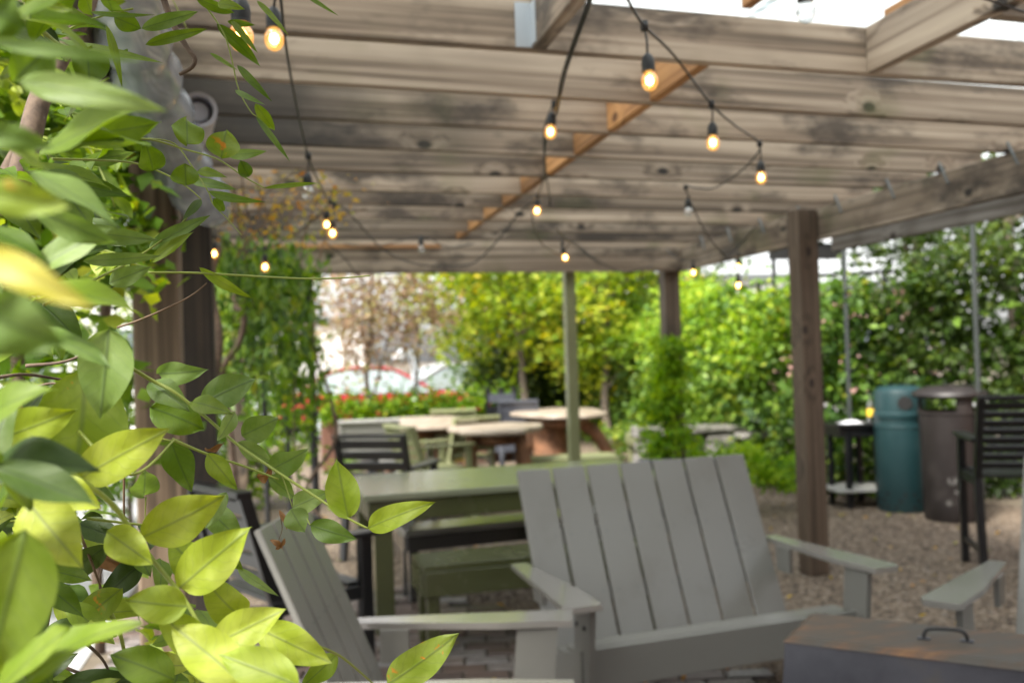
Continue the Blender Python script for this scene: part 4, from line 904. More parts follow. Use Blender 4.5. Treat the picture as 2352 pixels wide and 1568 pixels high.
# ---- cars (side view along local x, 4.4 m)
def car(label, loc, rz, mat, k=1.):
    t = empty('parked_car', (0, 0, 0), 0, label=label, cat='car', group='cars parked beyond the flower planter')
    Mx = Matrix(((1, 0, 0, 0), (0, 0, 1, 0), (0, 1, 0, 0), (0, 0, 0, 1)))
    prof = [(-2.1, .3), (-2.2, .55), (-2.12, .82), (-1.75, .93), (-.95, 1.0), (1.75, 1.02), (2.12, .95), (2.2, .6), (2.12, .3)]
    body = MB().prism(prof, -.84, .84, Mx).build('body', mat, t, 'auto')
    bm = bmesh.new(); bm.from_mesh(body.data); bmesh.ops.bevel(bm, geom=bm.edges[:], offset=.07, segments=3, affect='EDGES'); bm.to_mesh(body.data); bm.free()
    gh = [(-1.15, .96), (-.35, 1.42), (.1, 1.5), (1.0, 1.47), (1.75, 1.0)]
    def cab(scale, inset, z0): 
        v = []; n = len(gh)
        for s_ in (-1, 1):
            for x, z in gh: v.append((x, s_*(.80-inset-(z-.96)*.28), z))
        return MB().add(v, [tuple(range(n)), tuple(reversed(range(n, 2*n)))]+[(i, n+i, n+(i+1) % n, (i+1) % n) for i in range(n)])
    cab(1, 0, 0).build('cabin', M['carglass'], t)
    for s_ in (-1, 1):
        pp_ = [Vector((x, s_*(.805-(z-.96)*.28), z+.012)) for x, z in gh]
        MB().tube(spline(pp_, 4), .035, 6).build('roof_rail', mat, t, True)
        MB().bar(Vector((.35, s_*.8, .98)), Vector((.3, s_*.66, 1.49)), .05, .03).build('pillar', mat, t)
        for x in (-1.35, 1.35):
            w_ = MB().tube([(x, s_*.66, .33), (x, s_*.86, .33)], .33, 20).build('wheel', M['tyre'], t, False)
            MB().tube([(x, s_*.85, .33), (x, s_*.875, .33)], .2, 14).build('rim', M['gutter'], w_)
        MB().box((-2.13, s_*.6, .72), (.12, .3, .14), None, .03).build('headlight', M['carglass'], t)
    MB().add([(-.32, -.64, 1.455), (.12, -.63, 1.53), (1.0, -.64, 1.50), (1.0, .64, 1.50), (.12, .63, 1.53), (-.32, .64, 1.455)], [(0, 1, 4, 5), (1, 2, 3, 4)]).build('roof', mat, t)
    place(t, loc, rz); t.scale = (k, k, k); return t
g_ = gz(880, 19.5); car('red car parked behind the smoke bush', (g_[0]+.1, 21.0, -.24), R(176), M['red'])
g_ = gz(1045, 22.5); car('silver car parked right of the red car', (g_[0]+.3, 21.5, -.24), R(186), M['whitecar'])
g_ = gz(700, 25); car('pale car parked at left beyond the vine covered trellis', (g_[0]-1.5, 25, -.24), R(180), M['whitecar'])
# street lamp with curved neck, white sign post
g_ = gz(955, 22); lp = empty('street_lamp', (g_[0], 19.0-.6, -.24), 0, label='pale street lamp with curved neck above the red car', cat='street lamp')
g_ = gz(955, 18.4)
MB().tube(spline([(g_[0], 18.4, -.24), (g_[0], 18.4, 1.1), (g_[0]-.02, 18.4, 1.42), (g_[0]-.16, 18.4, 1.6), (g_[0]-.3, 18.4, 1.58)], 5), .07, 8).build('pole', M['gutter'], lp, True)
MB().lathe((g_[0]-.32, 18.4, 1.46), [(.1, 0), (.13, .03), (.11, .1), (.05, .13)], 16).build('lamp_head', M['napkin'], lp, 'auto')
# ---- buildings
def house(name, label, x0, x1, Y, h, mat, rows, cols, depth=6, roof=True):
    t = empty(name, ((x0+x1)/2, Y, -.24), 0, label=label, cat='building')
    MB().box(((x0+x1)/2, Y+depth/2, h/2-.24), (x1-x0, depth, h)).build('wall', mat, t)
    for i in range(rows):
        for j in range(cols):
            x = x0+(x1-x0)*(j+.5)/cols; z = h*(i+.55)/rows-.24
            f = MB().box((x, Y-.02, z), (min(1.3, (x1-x0)/cols*.5), .08, min(1.4, h/rows*.5))).build('window', M['napkin'], t)
            MB().box((x, Y-.07, z), (min(1.3, (x1-x0)/cols*.5)-.16, .03, min(1.4, h/rows*.5)-.16)).build('pane', M['window'], f)
    if roof: MB().box(((x0+x1)/2, Y+depth/2, h-.24+.12), (x1-x0+.5, depth+.5, .24)).build('roof', M['roofgrey'], t)
    return t
house('house', 'pale pink brick house beyond the ivy fence at right', 16.0, 18.8, 24, 3.3, M['pinkwall'], 1, 3)
house('building', 'long white low building far behind the ivy fence', 13.0, 20.5, 34, 4.4, M['concretewall'], 1, 6)
house('building', 'white rendered building beyond the street at the left', -19, -2.2, 24, 3.6, M['concretewall'], 1, 7)
house('building', 'pale building across the street behind the smoke bush', -1.0, 3.6, 42, 3.4, M['concretewall'], 1, 0)
BW = paint('light_blocking_brick_wall', (.2, .11, .08), .85, .2)  # both brick buildings are added out of view to block stray light
house('building', 'unseen brick building added behind the viewer to block stray light', -5, 7.5, -9.3, 3.6, BW, 1, 4)
house('building', 'unseen brick building added at the right to block light from the sky', 7.8, 13, -9.3, 4.0, BW, 1, 2, depth=15)
# ---- canopy behind the right beam and thin poles
cn = empty('shade_canopy', gz(1900, 9.0), 0, label='flat white canopy with black valance behind the brown post', cat='canopy')
a = PY(1770, 552, 9.0); b = PY(2005, 542, 9.0)
MB().add([(a.x, 8.98, a.z), (b.x, 8.98, b.z-.02), (b.x-.05, 9.9, b.z+.13), (a.x+.05, 9.9, a.z+.13), (a.x, 8.98, a.z-.02), (b.x, 8.98, b.z-.04), (b.x-.05, 9.9, b.z+.11), (a.x+.05, 9.9, a.z+.11)], [(0, 1, 2, 3), (7, 6, 5, 4), (0, 4, 5, 1), (1, 5, 6, 2), (2, 6, 7, 3), (3, 7, 4, 0)]).build('canopy_top', M['napkin'], cn)
MB().box(((a.x+PY(1945, 560, 9).x)/2, 9.03, a.z-.115), (PY(1945, 560, 9).x-a.x, .04, .17)).build('valance', M['hole'], cn)
for x in (a.x+.06, PY(1945, 560, 9).x-.02): MB().tube([(x, 9.06, 0), (x, 9.06, a.z-.03)], .022, 8).build('canopy_leg', M['charcoal'], cn)
for lab, x, Y, z1 in (('thin green grey pole behind the side table', 1946, 7.75, 2.45), ('thin dark pole before the ivy at the far right', 2243, 6.4, 2.6)):
    o = MB().tube([(PY(x, 800, Y).x, Y, 0), (PY(x-8, 560, Y).x, Y, z1)], .02, 8).build('metal_pole', M['poledark']); tag(o, lab, 'pole')
# ---- vine wrapped round the far right post
vp = empty('climbing_vine', (3.27, 7.5, 0), 0, label='bright green creeper wrapped round the far right post', cat='climbing vine')
cs = []
for _ in range(190):
    z = abs(nr.uniform(0, 1.55)); w_ = .13+.13*(1.6-z); off = nr.uniform(-1, .75)*w_
    if z > .5 and rnd.random() < .6: off = -abs(off)-.03
    cs.append((3.25+off, 7.42+nr.uniform(-.15, .15), z))
for _ in range(60): q = nr.uniform(0, 1); cs.append((3.35+q*1.15, 7.5+nr.uniform(-.2, .3), .55-.25*q+nr.uniform(-.15, .15)))
P, T = clumps(cs, .09, 22); P[:, 2] = np.maximum(P[:, 2], .02); cloud('foliage', P, .06, leafmat('lush_creeper_foliage', [(0, (.06, .15, .006)), (.5, (.17, .33, .015)), (1, (.36, .5, .03))], .5), vp, rv=T, droop=.6, kind='stuff')
pts = [Vector((3.27+.09*math.cos(a_), 7.56+.09*math.sin(a_), z_)) for a_, z_ in [(k*.5, .02+k*.06) for k in range(28)]]
MB().tube(pts, .012, 6).build('stem', M['vinewood'], vp, True)
# ---- vine over the far left of the pergola: hanging strands in front of an iron trellis
vt = empty('wisteria_curtain', (0, 6.4, 0), 0, label='dark green vine curtain hanging at the left end of the far beam', cat='climbing vine')
Pd = []; Pb = []; strands = []
for i in range(170):
    x = nr.uniform(470, 705); d = nr.uniform(5.3, 7.4); y0 = nr.uniform(545, 650)+max(0, (x-690))*.4; L = nr.uniform(.3, 1.0)
    p = PD(x, y0, d); strands.append((p, L))
    for k in range(int(L*34)):
        q = p+Vector((nr.normal()*.065, nr.normal()*.065, -k/34+nr.normal()*.02)); (Pd if rnd.random() < .9 else Pb).append(tuple(q))
for i in range(26):
    x = nr.uniform(600, 750); d = nr.uniform(5.6, 6.8); p = PD(x, nr.uniform(760, 880), d); L = nr.uniform(.3, .8); strands.append((p, L))
    for k in range(int(L*34)): Pb.append(tuple(p+Vector((nr.normal()*.05, nr.normal()*.05, -k/34))))
cloud('foliage', Pd, .085, M['F_ivy'], vt, droop=1.2, kind='stuff', asp=.42); cloud('foliage', Pb, .08, M['F_bright'], vt, droop=1.1, kind='stuff', asp=.42)
for i in range(0, len(strands), 9):
    p, L = strands[i]; MB().tube([p, p-Vector((.02, 0, L*.5)), p-Vector((-.01, 0, L))], .006, 5).build('strand', M['vinewood'], vt, True)
for pp_, r_ in (([(545, 1150, 5.3), (525, 960, 5.3), (512, 850, 5.4), (548, 790, 5.4), (560, 730, 5.4), (535, 690, 5.5), (560, 640, 5.6)], .018), ([(470, 1100, 5.0), (485, 900, 5.05), (500, 780, 5.1), (480, 650, 5.2), (500, 570, 5.3)], .03), ([(745, 1200, 5.8), (705, 1120, 5.9), (770, 1010, 6.0), (755, 900, 6.2), (722, 800, 6.3), (716, 640, 6.4)], .012)):
    MB().tube(spline([PD(*q) for q in pp_], 6), r_, 8).build('vine_stem', M['vinewood'], vt, True)
tr_ = empty('iron_trellis', gz(610, 6.6), 0, label='black iron trellis posts under the vine curtain', cat='trellis')
for x, Y, top in ((603, 6.0, 1.6), (714, 6.9, 2.1), (655, 6.5, 1.1)):
    MB().tube([(PY(x+8, 1000, Y).x, Y, 0), (PY(x, 800, Y).x, Y, top)], .028 if x == 714 else .016, 8).build('trellis_post', M['black'], tr_)
MB().bar((PY(600, 1000, 6.2).x, 6.3, .98), (PY(714, 1000, 6.9).x, 6.9, .98), .02, .03).build('trellis_rail', M['black'], tr_)
# autumn coloured sprigs under the rafters
au = empty('autumn_creeper', PD(640, 500, 4.6), 0, label='thin creeper with orange and yellow leaflets under the rafters', cat='climbing vine')
P = []
for k in range(34):
    a = PD(nr.uniform(490, 760), nr.uniform(500, 600), nr.uniform(4.3, 5.4)); b = a+Vector((nr.uniform(-.15, .3), nr.uniform(-.2, .2), nr.uniform(.06, .36)))
    m_ = a.lerp(b, .5)+Vector((nr.normal()*.04, 0, .02)); sp = spline([a, m_, b], 5)
    if k < 22: MB().tube(sp, .004, 5).build('twig', M['twig'], au, True)
    for q in sp[3:]: P += [tuple(q+Vector(nr.normal(size=3)*.028)) for _ in range(1 if k % 3 else 2)]
cloud('leaflets', P, .042, M['F_autumn'], au, droop=.2, asp=.4, kind='stuff')
# shrubs and fence outside the left of the pergola
for i, (x, y, r_, h_, mt_, lab) in enumerate([(-1.9, 6.2, .7, 1.1, 'F_maple2', 'rounded green shrub on the pale paving at left'), (-1.3, 8.6, .8, 1.2, 'F_maple2', 'wide shrub behind the grey left post'), (-2.7, 10.5, 1.0, 1.9, 'F_vine', 'tall leafy shrub far left beyond the paving'), (-.35, 9.8, .55, .7, 'F_bright', 'bright low shrub beyond the vine curtain'), (-3.4, 7.6, .8, 2.3, 'F_vine', 'small dense tree at the far left edge')]):
    tree('garden_shrub', lab, (x, y, 0), (x, y, h_), (r_, r_, h_*.85), 70, .22, 40, .085, M[mt_], .03, cat='shrub', group='shrubs left of the pergola')
# ---------------------------------------------------------------- the wisteria in the foreground
def leaf_geo(B, T_, side, nrm, width, nu=14, nv=4, fold=.18, curl=.12, wav=.0, ph=0.):
    v = []; uv = []; L = (T_-B).length
    for i in range(nu+1):
        u = i/nu
        prof = (math.sin(math.pi*min(1, u**.82))**.78)*(1-.22*u) if 0 < u < 1 else 0
        if u > .86: prof *= 1-.45*((u-.86)/.14)
        ctr = B.lerp(T_, u)+nrm*(curl*L*(4*u*(1-u))*.6-curl*L*.35*u*u)
        for j in range(-nv, nv+1):
            s_ = j/nv; x = s_*prof*width/2
            v.append(ctr+side*x*math.cos(fold)+nrm*(abs(x)*math.sin(fold)*1.0+wav*width*.10*math.sin(u*9+ph+s_*2)*abs(s_)))
            uv.append((u, .5+s_*.5*max(prof, .02)))
    m = 2*nv+1
    f = [(i*m+j, i*m+j+1, (i+1)*m+j+1, (i+1)*m+j) for i in range(nu) for j in range(2*nv)]
    return v, f, uv
def mesh_leaves(name, items, mat, parent, kind=None):
    v = []; f = []; uv = []; rv = []
    for it in items:
        a, b, c = it[0]; o_ = len(v); v += [tuple(q) for q in a]; f += [tuple(i+o_ for i in q) for q in b]; uv += c; rv += [it[1]]*len(a)
    me = bpy.data.meshes.new(name); me.from_pydata(v, [], f); me.materials.append(mat)
    ul = me.uv_layers.new(name='UVMap'); li = np.empty(len(me.loops), np.int32); me.loops.foreach_get('vertex_index', li)
    ul.data.foreach_set('uv', np.array(uv, np.float32)[li].ravel())
    at = me.attributes.new('rnd', 'FLOAT', 'POINT'); at.data.foreach_set('value', np.array(rv, np.float32))
    me.polygons.foreach_set('use_smooth', [True]*len(me.polygons))
    o = link(name, me, parent)
    if kind: o['kind'] = kind
    return o
wv_ = empty('wisteria_vine', (-.75, 1.0, 0), 0, label='leafy wisteria vine climbing at the left in the foreground', cat='climbing vine')
KEY = {'L': 'L_lime', 'G': 'L_mid', 'S': 'L_spot', 'P': 'L_pale', 'D': 'L_dark', 'Y': 'L_yellow', 'B': 'L_brown'}
def hero(bx, by, tx, ty, wpx, key, d, dt=None, tilt=0., curl=.1, fold=.2, wav=.5):
    dt = d if dt is None else dt
    Bp, Tp = PD(bx, by, d), PD(tx, ty, dt); ax = (Tp-Bp).normalized(); view = (Bp.lerp(Tp, .5)-CAM).normalized()
    side = ax.cross(view).normalized(); nrm = side.cross(ax)
    if nrm.dot(view) > 0: nrm = -nrm; side = -side
    rot = Matrix.Rotation(R(tilt), 3, ax); side = rot @ side; nrm = rot @ nrm
    wreal = 1.14*wpx*(d+dt)/2/F/max(.35, math.cos(R(tilt)))
    g = leaf_geo(Bp, Tp, side, nrm, wreal, 16, 4, fold, curl, wav, rnd.uniform(0, 6))
    return mesh_leaves('leaf', [(g, rnd.random())], M[KEY[key]], wv_)
HL = [
 # sharp sprig low centre
 (800, 1190, 773, 1053, 78, 'L', .95), (845, 1213, 996, 1152, 58, 'L', .95), (712, 1205, 819, 1238, 52, 'P', .97), (668, 1168, 700, 1222, 56, 'P', .98),
 (672, 1165, 757, 1128, 52, 'P', .99), (622, 1078, 708, 1032, 58, 'P', 1.0), (547, 1015, 626, 1062, 38, 'P', 1.0), (555, 1000, 639, 960, 62, 'P', 1.02), (614, 1092, 681, 1146, 36, 'P', 1.0),
 (462, 928, 589, 868, 74, 'P', 1.0), (345, 878, 434, 942, 60, 'P', 1.02), (362, 858, 476, 850, 54, 'P', 1.05), (440, 922, 531, 948, 44, 'G', 1.0), (476, 1040, 545, 1124, 46, 'L', .95),
 (345, 935, 470, 985, 86, 'G', 1.05), (540, 945, 500, 1012, 34, 'P', .98),
 # bright cluster, nearer than the focus
 (183, 1098, 390, 984, 104, 'L', .76), (-5, 1008, 174, 942, 96, 'L', .72), (322, 1235, 518, 1138, 104, 'L', .78), (412, 1350, 574, 1212, 112, 'L', .78), (430, 1392, 286, 1378, 86, 'L', .74),
 (108, 1106, 232, 1168, 78, 'L', .72), (245, 1220, 352, 1296, 82, 'L', .76), (60, 1148, 190, 1304, 130, 'L', .7), (488, 1482, 656, 1398, 92, 'L', .76), (590, 1440, 762, 1522, 88, 'L', .8),
 (888, 1572, 1054, 1454, 82, 'S', 1.0), (545, 1304, 639, 1368, 22, 'P', 1.02, 1.0), (560, 1570, 390, 1430, 110, 'L', .72), (690, 1575, 500, 1500, 100, 'L', .7), (470, 1500, 360, 1400, 84, 'L', .76),
 (500, 1330, 385, 1240, 92, 'L', .86), (560, 1420, 470, 1330, 84, 'L', .84), (640, 1500, 520, 1560, 90, 'S', .86), (775, 1500, 690, 1580, 50, 'G', .98), (400, 1560, 250, 1500, 90, 'G', .8),
 (-10, 1060, 62, 1085, 66, 'L', .6), (60, 1215, -30, 1560, 190, 'G', .5), (95, 1452, 268, 1458, 56, 'D', .95), (140, 1572, 335, 1560, 60, 'D', .9), (280, 1350, 160, 1445, 66, 'S', 1.0),
 (250, 1250, 120, 1330, 60, 'D', 1.0), (330, 1290, 230, 1380, 60, 'D', 1.05), (470, 1235, 560, 1310, 40, 'G', .98),
 # middle left
 (250, 756, 230, 962, 120, 'P', .72), (195, 850, 165, 1135, 190, 'S', .8), (-60, 705, 146, 792, 150, 'P', .36), (-50, 570, 214, 708, 80, 'Y', .33), (-60, 440, 165, 478, 86, 'S', .38), (-50, 296, 122, 338, 62, 'P', .42),
 (42, 188, 380, 252, 66, 'P', .48), (-30, 92, 325, 140, 34, 'P', .44), (162, 306, 370, 284, 74, 'G', .72), (120, 104, 28, 190, 96, 'G', .62), (200, 118, 205, 200, 84, 'G', .8), (-20, 20, 62, 60, 110, 'G', .45),
 (325, 66, 456, 27, 34, 'P', .95), (334, 103, 478, 66, 26, 'G', .92), (118, 18, 218, 52, 46, 'G', .85), (245, 58, 282, 202, 18, 'G', .9), (172, 100, 372, 144, 18, 'P', .95), (208, 28, 352, 36, 12, 'G', .92),
 (55, 5, 165, 25, 44, 'G', .7), (262, 40, 325, 66, 44, 'G', .95), (80, 480, 270, 560, 60, 'P', .6),
 # hanging sprig top
 (498, 56, 600, 154, 28, 'G', 1.0), (522, 50, 586, 58, 16, 'G', 1.0), (545, 150, 623, 232, 18, 'G', 1.0), (482, 122, 546, 162, 10, 'P', 1.0), (540, 208, 606, 240, 13, 'P', 1.0), (586, 238, 632, 302, 27, 'G', 1.0), (588, 268, 667, 372, 14, 'P', 1.0),
 (450, -5, 540, 32, 26, 'G', .98), (590, 2, 662, 80, 13, 'G', .95), (690, -20, 776, 36, 10, 'G', .95), (500, 10, 560, 20, 22, 'G', .97), (530, 45, 592, 122, 16, 'G', 1.0),
 # middle sprigs
 (430, 333, 428, 270, 70, 'G', 1.0), (508, 364, 520, 298, 74, 'S', 1.0), (352, 392, 335, 328, 62, 'G', .98), (428, 426, 425, 375, 64, 'G', 1.0), (572, 406, 552, 368, 34, 'G', 1.0), (608, 432, 734, 420, 11, 'G', 1.0),
 (478, 440, 606, 465, 20, 'G', 1.0), (455, 392, 518, 406, 22, 'G', 1.0), (490, 456, 515, 486, 24, 'G', 1.0), (462, 458, 420, 505, 20, 'D', 1.02), (520, 355, 612, 348, 24, 'P', 1.05), (440, 418, 542, 434, 22, 'P', 1.05), (190, 370, 312, 350, 34, 'P', .98),
 (340, 572, 482, 494, 34, 'P', 1.0), (345, 602, 444, 532, 26, 'G', 1.0), (168, 528, 364, 552, 46, 'P', .85), (190, 600, 370, 588, 30, 'P', .9), (457, 614, 581, 687, 24, 'L', 1.0), (250, 650, 346, 613, 44, 'P', .95), (130, 690, 260, 660, 40, 'D', .9),
]
HL += [(330, 1140, 334, 1078, 60, 'P', 1.05), (392, 1012, 440, 1128, 66, 'G', .98), (470, 1160, 560, 1250, 62, 'P', 1.04), (520, 1130, 470, 1215, 40, 'P', 1.02), (300, 560, 190, 500, 50, 'D', 1.0), (160, 420, 300, 452, 40, 'G', .9), (40, 640, 170, 610, 60, 'D', .8)]
for h_ in HL:
    h_ = list(h_); d = h_[6]; dt = h_[7] if len(h_) > 7 else d+rnd.uniform(-.03, .03)*d
    hero(*h_[:6], d, dt, rnd.uniform(-22, 22), rnd.uniform(.02, .16), rnd.uniform(.1, .35), .8)
# dry curled leaves, the dead bits
for q in ((470, 1030, 515, 1018, 16, 'B', 1.0), (590, 1095, 625, 1072, 26, 'B', 1.0), (640, 1170, 660, 1215, 14, 'B', .99), (620, 1240, 652, 1262, 16, 'B', 1.0), (655, 1236, 632, 1262, 12, 'B', 1.0), (215, 1270, 345, 1310, 60, 'B', 1.1), (-10, 905, 60, 960, 60, 'B', .8), (200, 1480, 230, 1420, 40, 'B', 1.05)):
    hero(*q, tilt=rnd.uniform(-40, 40), curl=.3, fold=.7, wav=2.)
def stem(pts, r, key='stem', nm='stem'):
    P_ = spline([PD(*q) for q in pts], 6); n = len(P_)
    MB().tube(P_, [r*(1-.5*i/(n-1)) for i in range(n)], 7).build(nm, M[key], wv_, True)
for p_, r_, k_ in [
 ([(230, 800, .95), (340, 868, 1.0), (400, 900, 1.0), (470, 955, 1.0), (545, 1020, .99), (640, 1085, .97), (740, 1150, .96), (800, 1190, .95), (845, 1213, .95)], .0022, 'stem'),
 ([(180, 990, .78), (300, 1090, .77), (400, 1010, .9)], .0018, 'stem'), ([(395, 1008, .95), (470, 1040, .96), (560, 1070, .97), (640, 1100, .97)], .0018, 'stem'),
 ([(120, 1060, .74), (250, 1150, .76), (330, 1260, .77), (420, 1370, .77), (480, 1470, .76), (560, 1560, .74)], .0026, 'stem'),
 ([(655, 1470, .8), (720, 1480, .85), (780, 1505, .9), (830, 1545, .95), (860, 1572, 1.0)], .0017, 'stem'),
 ([(670, 1170, .99), (700, 1185, .98), (712, 1205, .97)], .0011, 'stem'), ([(625, 1060, 1.0), (650, 1100, 1.0), (672, 1165, .99)], .0011, 'stem'),
 ([(200, 1190, .95), (330, 1205, .97), (450, 1215, 1.0)], .0016, 'stem'),
 ([(250, 322, .95), (340, 320, .98), (420, 342, 1.0), (500, 366, 1.0), (560, 406, 1.0), (608, 432, 1.0)], .0013, 'stem'),
 ([(120, 365, .9), (290, 372, .98), (370, 396, 1.0), (430, 430, 1.0), (462, 458, 1.0)], .0013, 'stem'),
 ([(340, 318, 1.0), (400, 330, 1.02), (440, 380, 1.02), (478, 440, 1.02), (490, 470, 1.02), (520, 500, 1.02), (555, 540, 1.02)], .0009, 'stem'),
 ([(430, -30, .98), (480, 25, 1.0), (515, 80, 1.0), (532, 135, 1.0), (548, 205, 1.0), (575, 255, 1.0), (590, 268, 1.0)], .0011, 'stem'),
 ([(340, 626, .98), (455, 627, 1.0), (560, 633, 1.0), (700, 640, 1.0), (790, 638, 1.0), (850, 633, 1.0)], .0014, 'stem'),
 ([(100, 700, .85), (200, 650, .9), (300, 600, .97), (380, 545, 1.0), (430, 500, 1.0)], .0016, 'stem'),
 ([(270, 752, 1.05), (320, 735, 1.05), (400, 700, 1.05), (445, 675, 1.05), (475, 650, 1.05)], .0014, 'twig'),
 ([(370, -20, 1.1), (395, 50, 1.1), (430, 110, 1.1), (447, 135, 1.1), (440, 155, 1.1), (412, 172, 1.1)], .0042, 'vinewood'),
 ([(-10, 470, 1.2), (40, 420, 1.2), (90, 230, 1.25), (130, 150, 1.3), (200, 20, 1.35), (215, -40, 1.4)], .018, 'vinewood'),
 ([(10, 420, 1.3), (70, 300, 1.3), (120, 200, 1.3)], .014, 'vinewood'),
 ([(60, 1600, .9), (80, 1480, .95), (110, 1330, 1.0), (120, 1180, 1.05), (60, 1060, 1.1), (0, 1010, 1.1)], .011, 'vinewood'),
 ([(-20, 870, 1.0), (60, 860, 1.05), (170, 875, 1.1), (240, 870, 1.15)], .0022, 'vinewood'), ([(40, 905, 1.0), (120, 880, 1.0), (180, 905, 1.0)], .0018, 'vinewood'), ([(60, 840, 1.0), (150, 830, 1.0), (220, 800, 1.0)], .0022, 'vinewood'),
 ([(190, 1470, 1.0), (240, 1520, 1.0), (270, 1600, 1.0)], .002, 'vinewood'), ([(250, 1400, 1.0), (280, 1470, 1.0), (300, 1600, 1.0)], .0028, 'stem'), ([(90, 1500, 1.0), (170, 1540, 1.0), (250, 1560, 1.0)], .0024, 'vinewood'), ([(300, 1330, 1.1), (240, 1300, 1.1), (230, 1360, 1.1), (260, 1370, 1.1)], .0014, 'vinewood'),
 ([(285, 1080, 1.1), (285, 1180, 1.1), (290, 1260, 1.1)], .0016, 'twig'), ([(335, 1140, 1.05), (333, 1200, 1.05)], .0009, 'stem'), ([(170, 1195, 1.0), (210, 1290, 1.0), (250, 1400, 1.0)], .002, 'twig'),
 ([(0, 20, .7), (90, 70, .8), (170, 130, .85)], .002, 'stem'), ([(60, 30, .9), (120, 90, .95), (160, 110, 1.0)], .002, 'stem'), ([(645, 1190, 1.0), (648, 1215, 1.0), (640, 1240, 1.0)], .0006, 'twig')]:
    stem(p_, r_, k_)
# the mass of the plant: shoots of leaves filling the left of the view and reaching well outside it
def bound(y):
    t_ = [(-200, 330), (0, 250), (300, 235), (420, 290), (640, 290), (700, 170), (800, 120), (1000, 150), (1150, 250), (1250, 330), (1400, 480), (1568, 640), (1800, 700)]
    for (a, xa_), (b, xb_) in zip(t_, t_[1:]):
        if a <= y <= b: return xa_+(xb_-xa_)*(y-a)/(b-a)
    return 300
holes = [(80, 878, 90, 50), (255, 715, 50, 55), (245, 1480, 90, 60), (130, 570, 14, 14), (225, 1300, 60, 50), (95, 270, 12, 10)]
fill = {'G': [], 'D': [], 'P': [], 'L': []}
for shoot in range(170):
    y0 = nr.uniform(-250, 1750); b = bound(max(-200, min(1800, y0))); x0 = nr.uniform(-500, b-40); d = nr.uniform(.95, 2.3)
    if y0 > 1000: d = nr.uniform(.95, 1.7)
    dirx, diry = nr.uniform(.2, 1), nr.uniform(-.45, .55); k = rnd.choice('GGGDDPGL' if y0 < 1000 else 'GDGLLSGD'.replace('S', 'G')); stepm = .028
    p = PD(x0, y0, d); dirv = (RR*dirx-UU*diry+fw*nr.uniform(-.5, .5)).normalized(); pts = [p.copy()]
    for i in range(rnd.randint(5, 9)):
        dirv = (dirv+Vector((0, 0, -.08))).normalized(); p = p+dirv*stepm; pts.append(p.copy())
        for sgn in (-1, 1):
            sd_ = dirv.cross(Vector((0, 0, 1))).normalized()*sgn
            ld = (sd_*nr.uniform(.5, 1.1)+dirv*nr.uniform(.2, .8)+Vector((0, 0, nr.uniform(-.6, .35)))).normalized(); LL = nr.uniform(.042, .07)
            T_ = p+ld*LL; c = (T_-CAM); z = c.dot(fw)
            if z < .5: continue
            px = 1176+F*c.dot(RR)/z; py = 784-F*c.dot(UU)/z
            if px > bound(max(-200, min(1800, py)))+20: continue
            if any(((px-hx)/ (hw+10))**2+((py-hy)/(hh+10))**2 < 1 for hx, hy, hw, hh in holes): continue
            nrm = Vector((nr.normal()*.4, nr.normal()*.4-.25, 1)); side = ld.cross(nrm).normalized(); nrm = side.cross(ld)
            fill[k].append((leaf_geo(p+ld*.006, T_, side, nrm, LL*nr.uniform(.42, .55), 7, 2, nr.uniform(.1, .35), nr.uniform(.0, .2), .5, nr.uniform(0, 6)), nr.uniform(0, 1)))
    if shoot < 60: MB().tube(pts, .0013, 5).build('shoot', M['stem'], wv_, True)
for i in range(48):
    y = nr.uniform(-60, 1620); x = nr.uniform(-80, 150 if y < 700 else 90); d = nr.uniform(.55, .95)
    if any(((x-hx)/(hw+30))**2+((y-hy)/(hh+25))**2 < 1.6 for hx, hy, hw, hh in holes): continue
    a = nr.uniform(-.7, .9) if y < 1000 else nr.uniform(-2.2, .6); B0 = PD(x, y, d); dv = (RR*math.cos(a)-UU*math.sin(a)+fw*nr.uniform(-.5, .5)).normalized(); LL = nr.uniform(.055, .08)
    nrm = Vector((nr.normal()*.5, nr.normal()*.4-.6, .8)); side = dv.cross(nrm).normalized(); nrm = side.cross(dv)
    fill[rnd.choice('GGGDPG' if y < 1000 else 'GGGDD')].append((leaf_geo(B0, B0+dv*LL, side, nrm, LL*nr.uniform(.42, .55), 12, 3, nr.uniform(.1, .3), nr.uniform(.0, .2), .6, nr.uniform(0, 6)), nr.uniform(0, 1)))
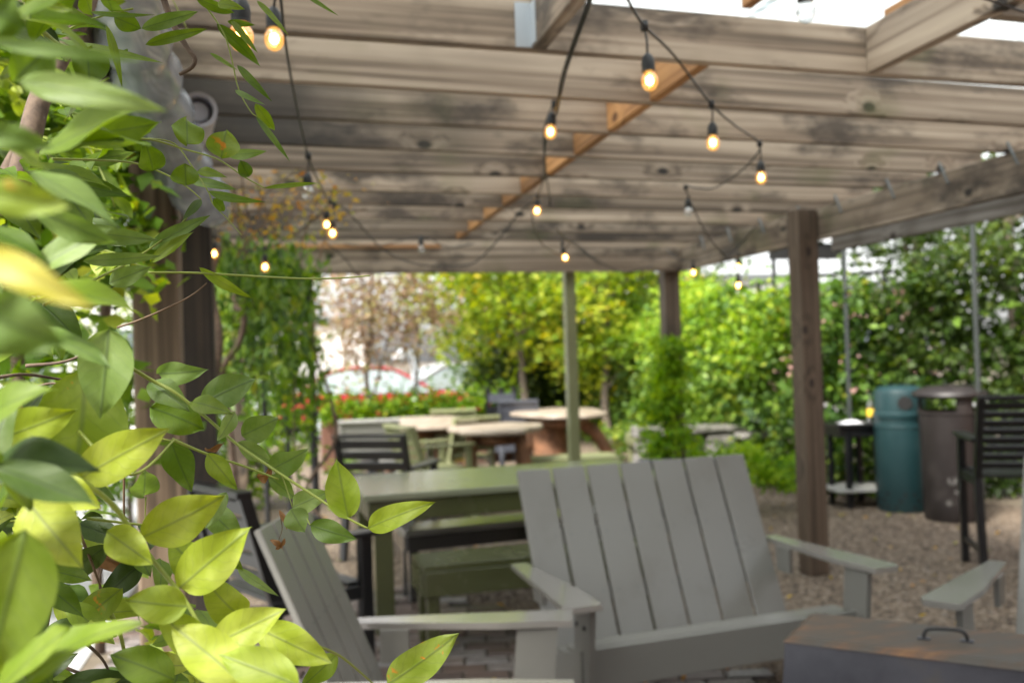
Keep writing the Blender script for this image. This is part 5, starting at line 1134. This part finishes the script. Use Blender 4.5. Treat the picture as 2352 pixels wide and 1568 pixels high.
for i in range(60):
    y = nr.uniform(1020, 1640); x = nr.uniform(-60, 90+(y-1020)*.6); d = nr.uniform(.84, 1.15)
    if any(((x-hx)/(hw+12))**2+((y-hy)/(hh+12))**2 < 1 for hx, hy, hw, hh in holes[2:5]): continue
    a = nr.uniform(-1.2, 1.0); B0 = PD(x, y, d); dv = (RR*math.cos(a)+UU*math.sin(a)+fw*nr.uniform(-.5, .3)).normalized(); LL = nr.uniform(.05, .075)
    nrm = Vector((nr.normal()*.4, nr.normal()*.3-.8, .8)); side = dv.cross(nrm).normalized(); nrm = side.cross(dv)
    fill[rnd.choice('LLLG')].append((leaf_geo(B0, B0+dv*LL, side, nrm, LL*nr.uniform(.42, .55), 12, 3, nr.uniform(.1, .3), nr.uniform(.0, .2), .6, nr.uniform(0, 6)), nr.uniform(0, 1)))
for k, it in fill.items():
    if it: mesh_leaves('foliage', it, M[KEY[k]], wv_, 'stuff')
# a second vine further back on the left side of the pergola, seen through the first
v2 = empty('climbing_vine', (-1.0, 2.6, 0), 0, label='dense vine further back at the left, behind the nearest leaves', cat='climbing vine')
cs = []
for _ in range(900):
    x = nr.uniform(-200, 310); y = nr.uniform(-150, 1050); d = nr.uniform(2.3, 4.4)
    if y > 640 and rnd.random() < .72: continue
    if any(((x-hx)/(hw+30))**2+((y-hy)/(hh+25))**2 < 1 for hx, hy, hw, hh in holes[:2]): continue
    cs.append(tuple(PD(x, y, d)))
P, T = clumps(cs, .12, 16); cloud('foliage', P, .075, M['F_vine'], v2, rv=T, kind='stuff')
for pp_ in ([(60, 1700, 2.8), (90, 1200, 2.8), (40, 800, 2.9), (110, 400, 3.0), (80, -50, 3.0)], [(230, 1500, 3.4), (215, 1000, 3.4), (250, 600, 3.4), (230, 100, 3.4)]):
    MB().tube(spline([PD(*q) for q in pp_], 6), .02, 8).build('vine_stem', M['vinewood'], v2, True)

P = []
while len(P) < 260:
    x, y = nr.uniform(-.6, 5.5), nr.uniform(2.2, 9.5); P.append((x, y, .022 if y < 6 and x < 3 else .016))
o = cloud('fallen_leaves', P, .045, M['F_autumn'], None, upb=3., fold=.3); o.data.transform(Matrix.Identity(4)); tag(o, 'scattered small yellow and brown leaves fallen on gravel and bricks', 'fallen leaves', kind='stuff')
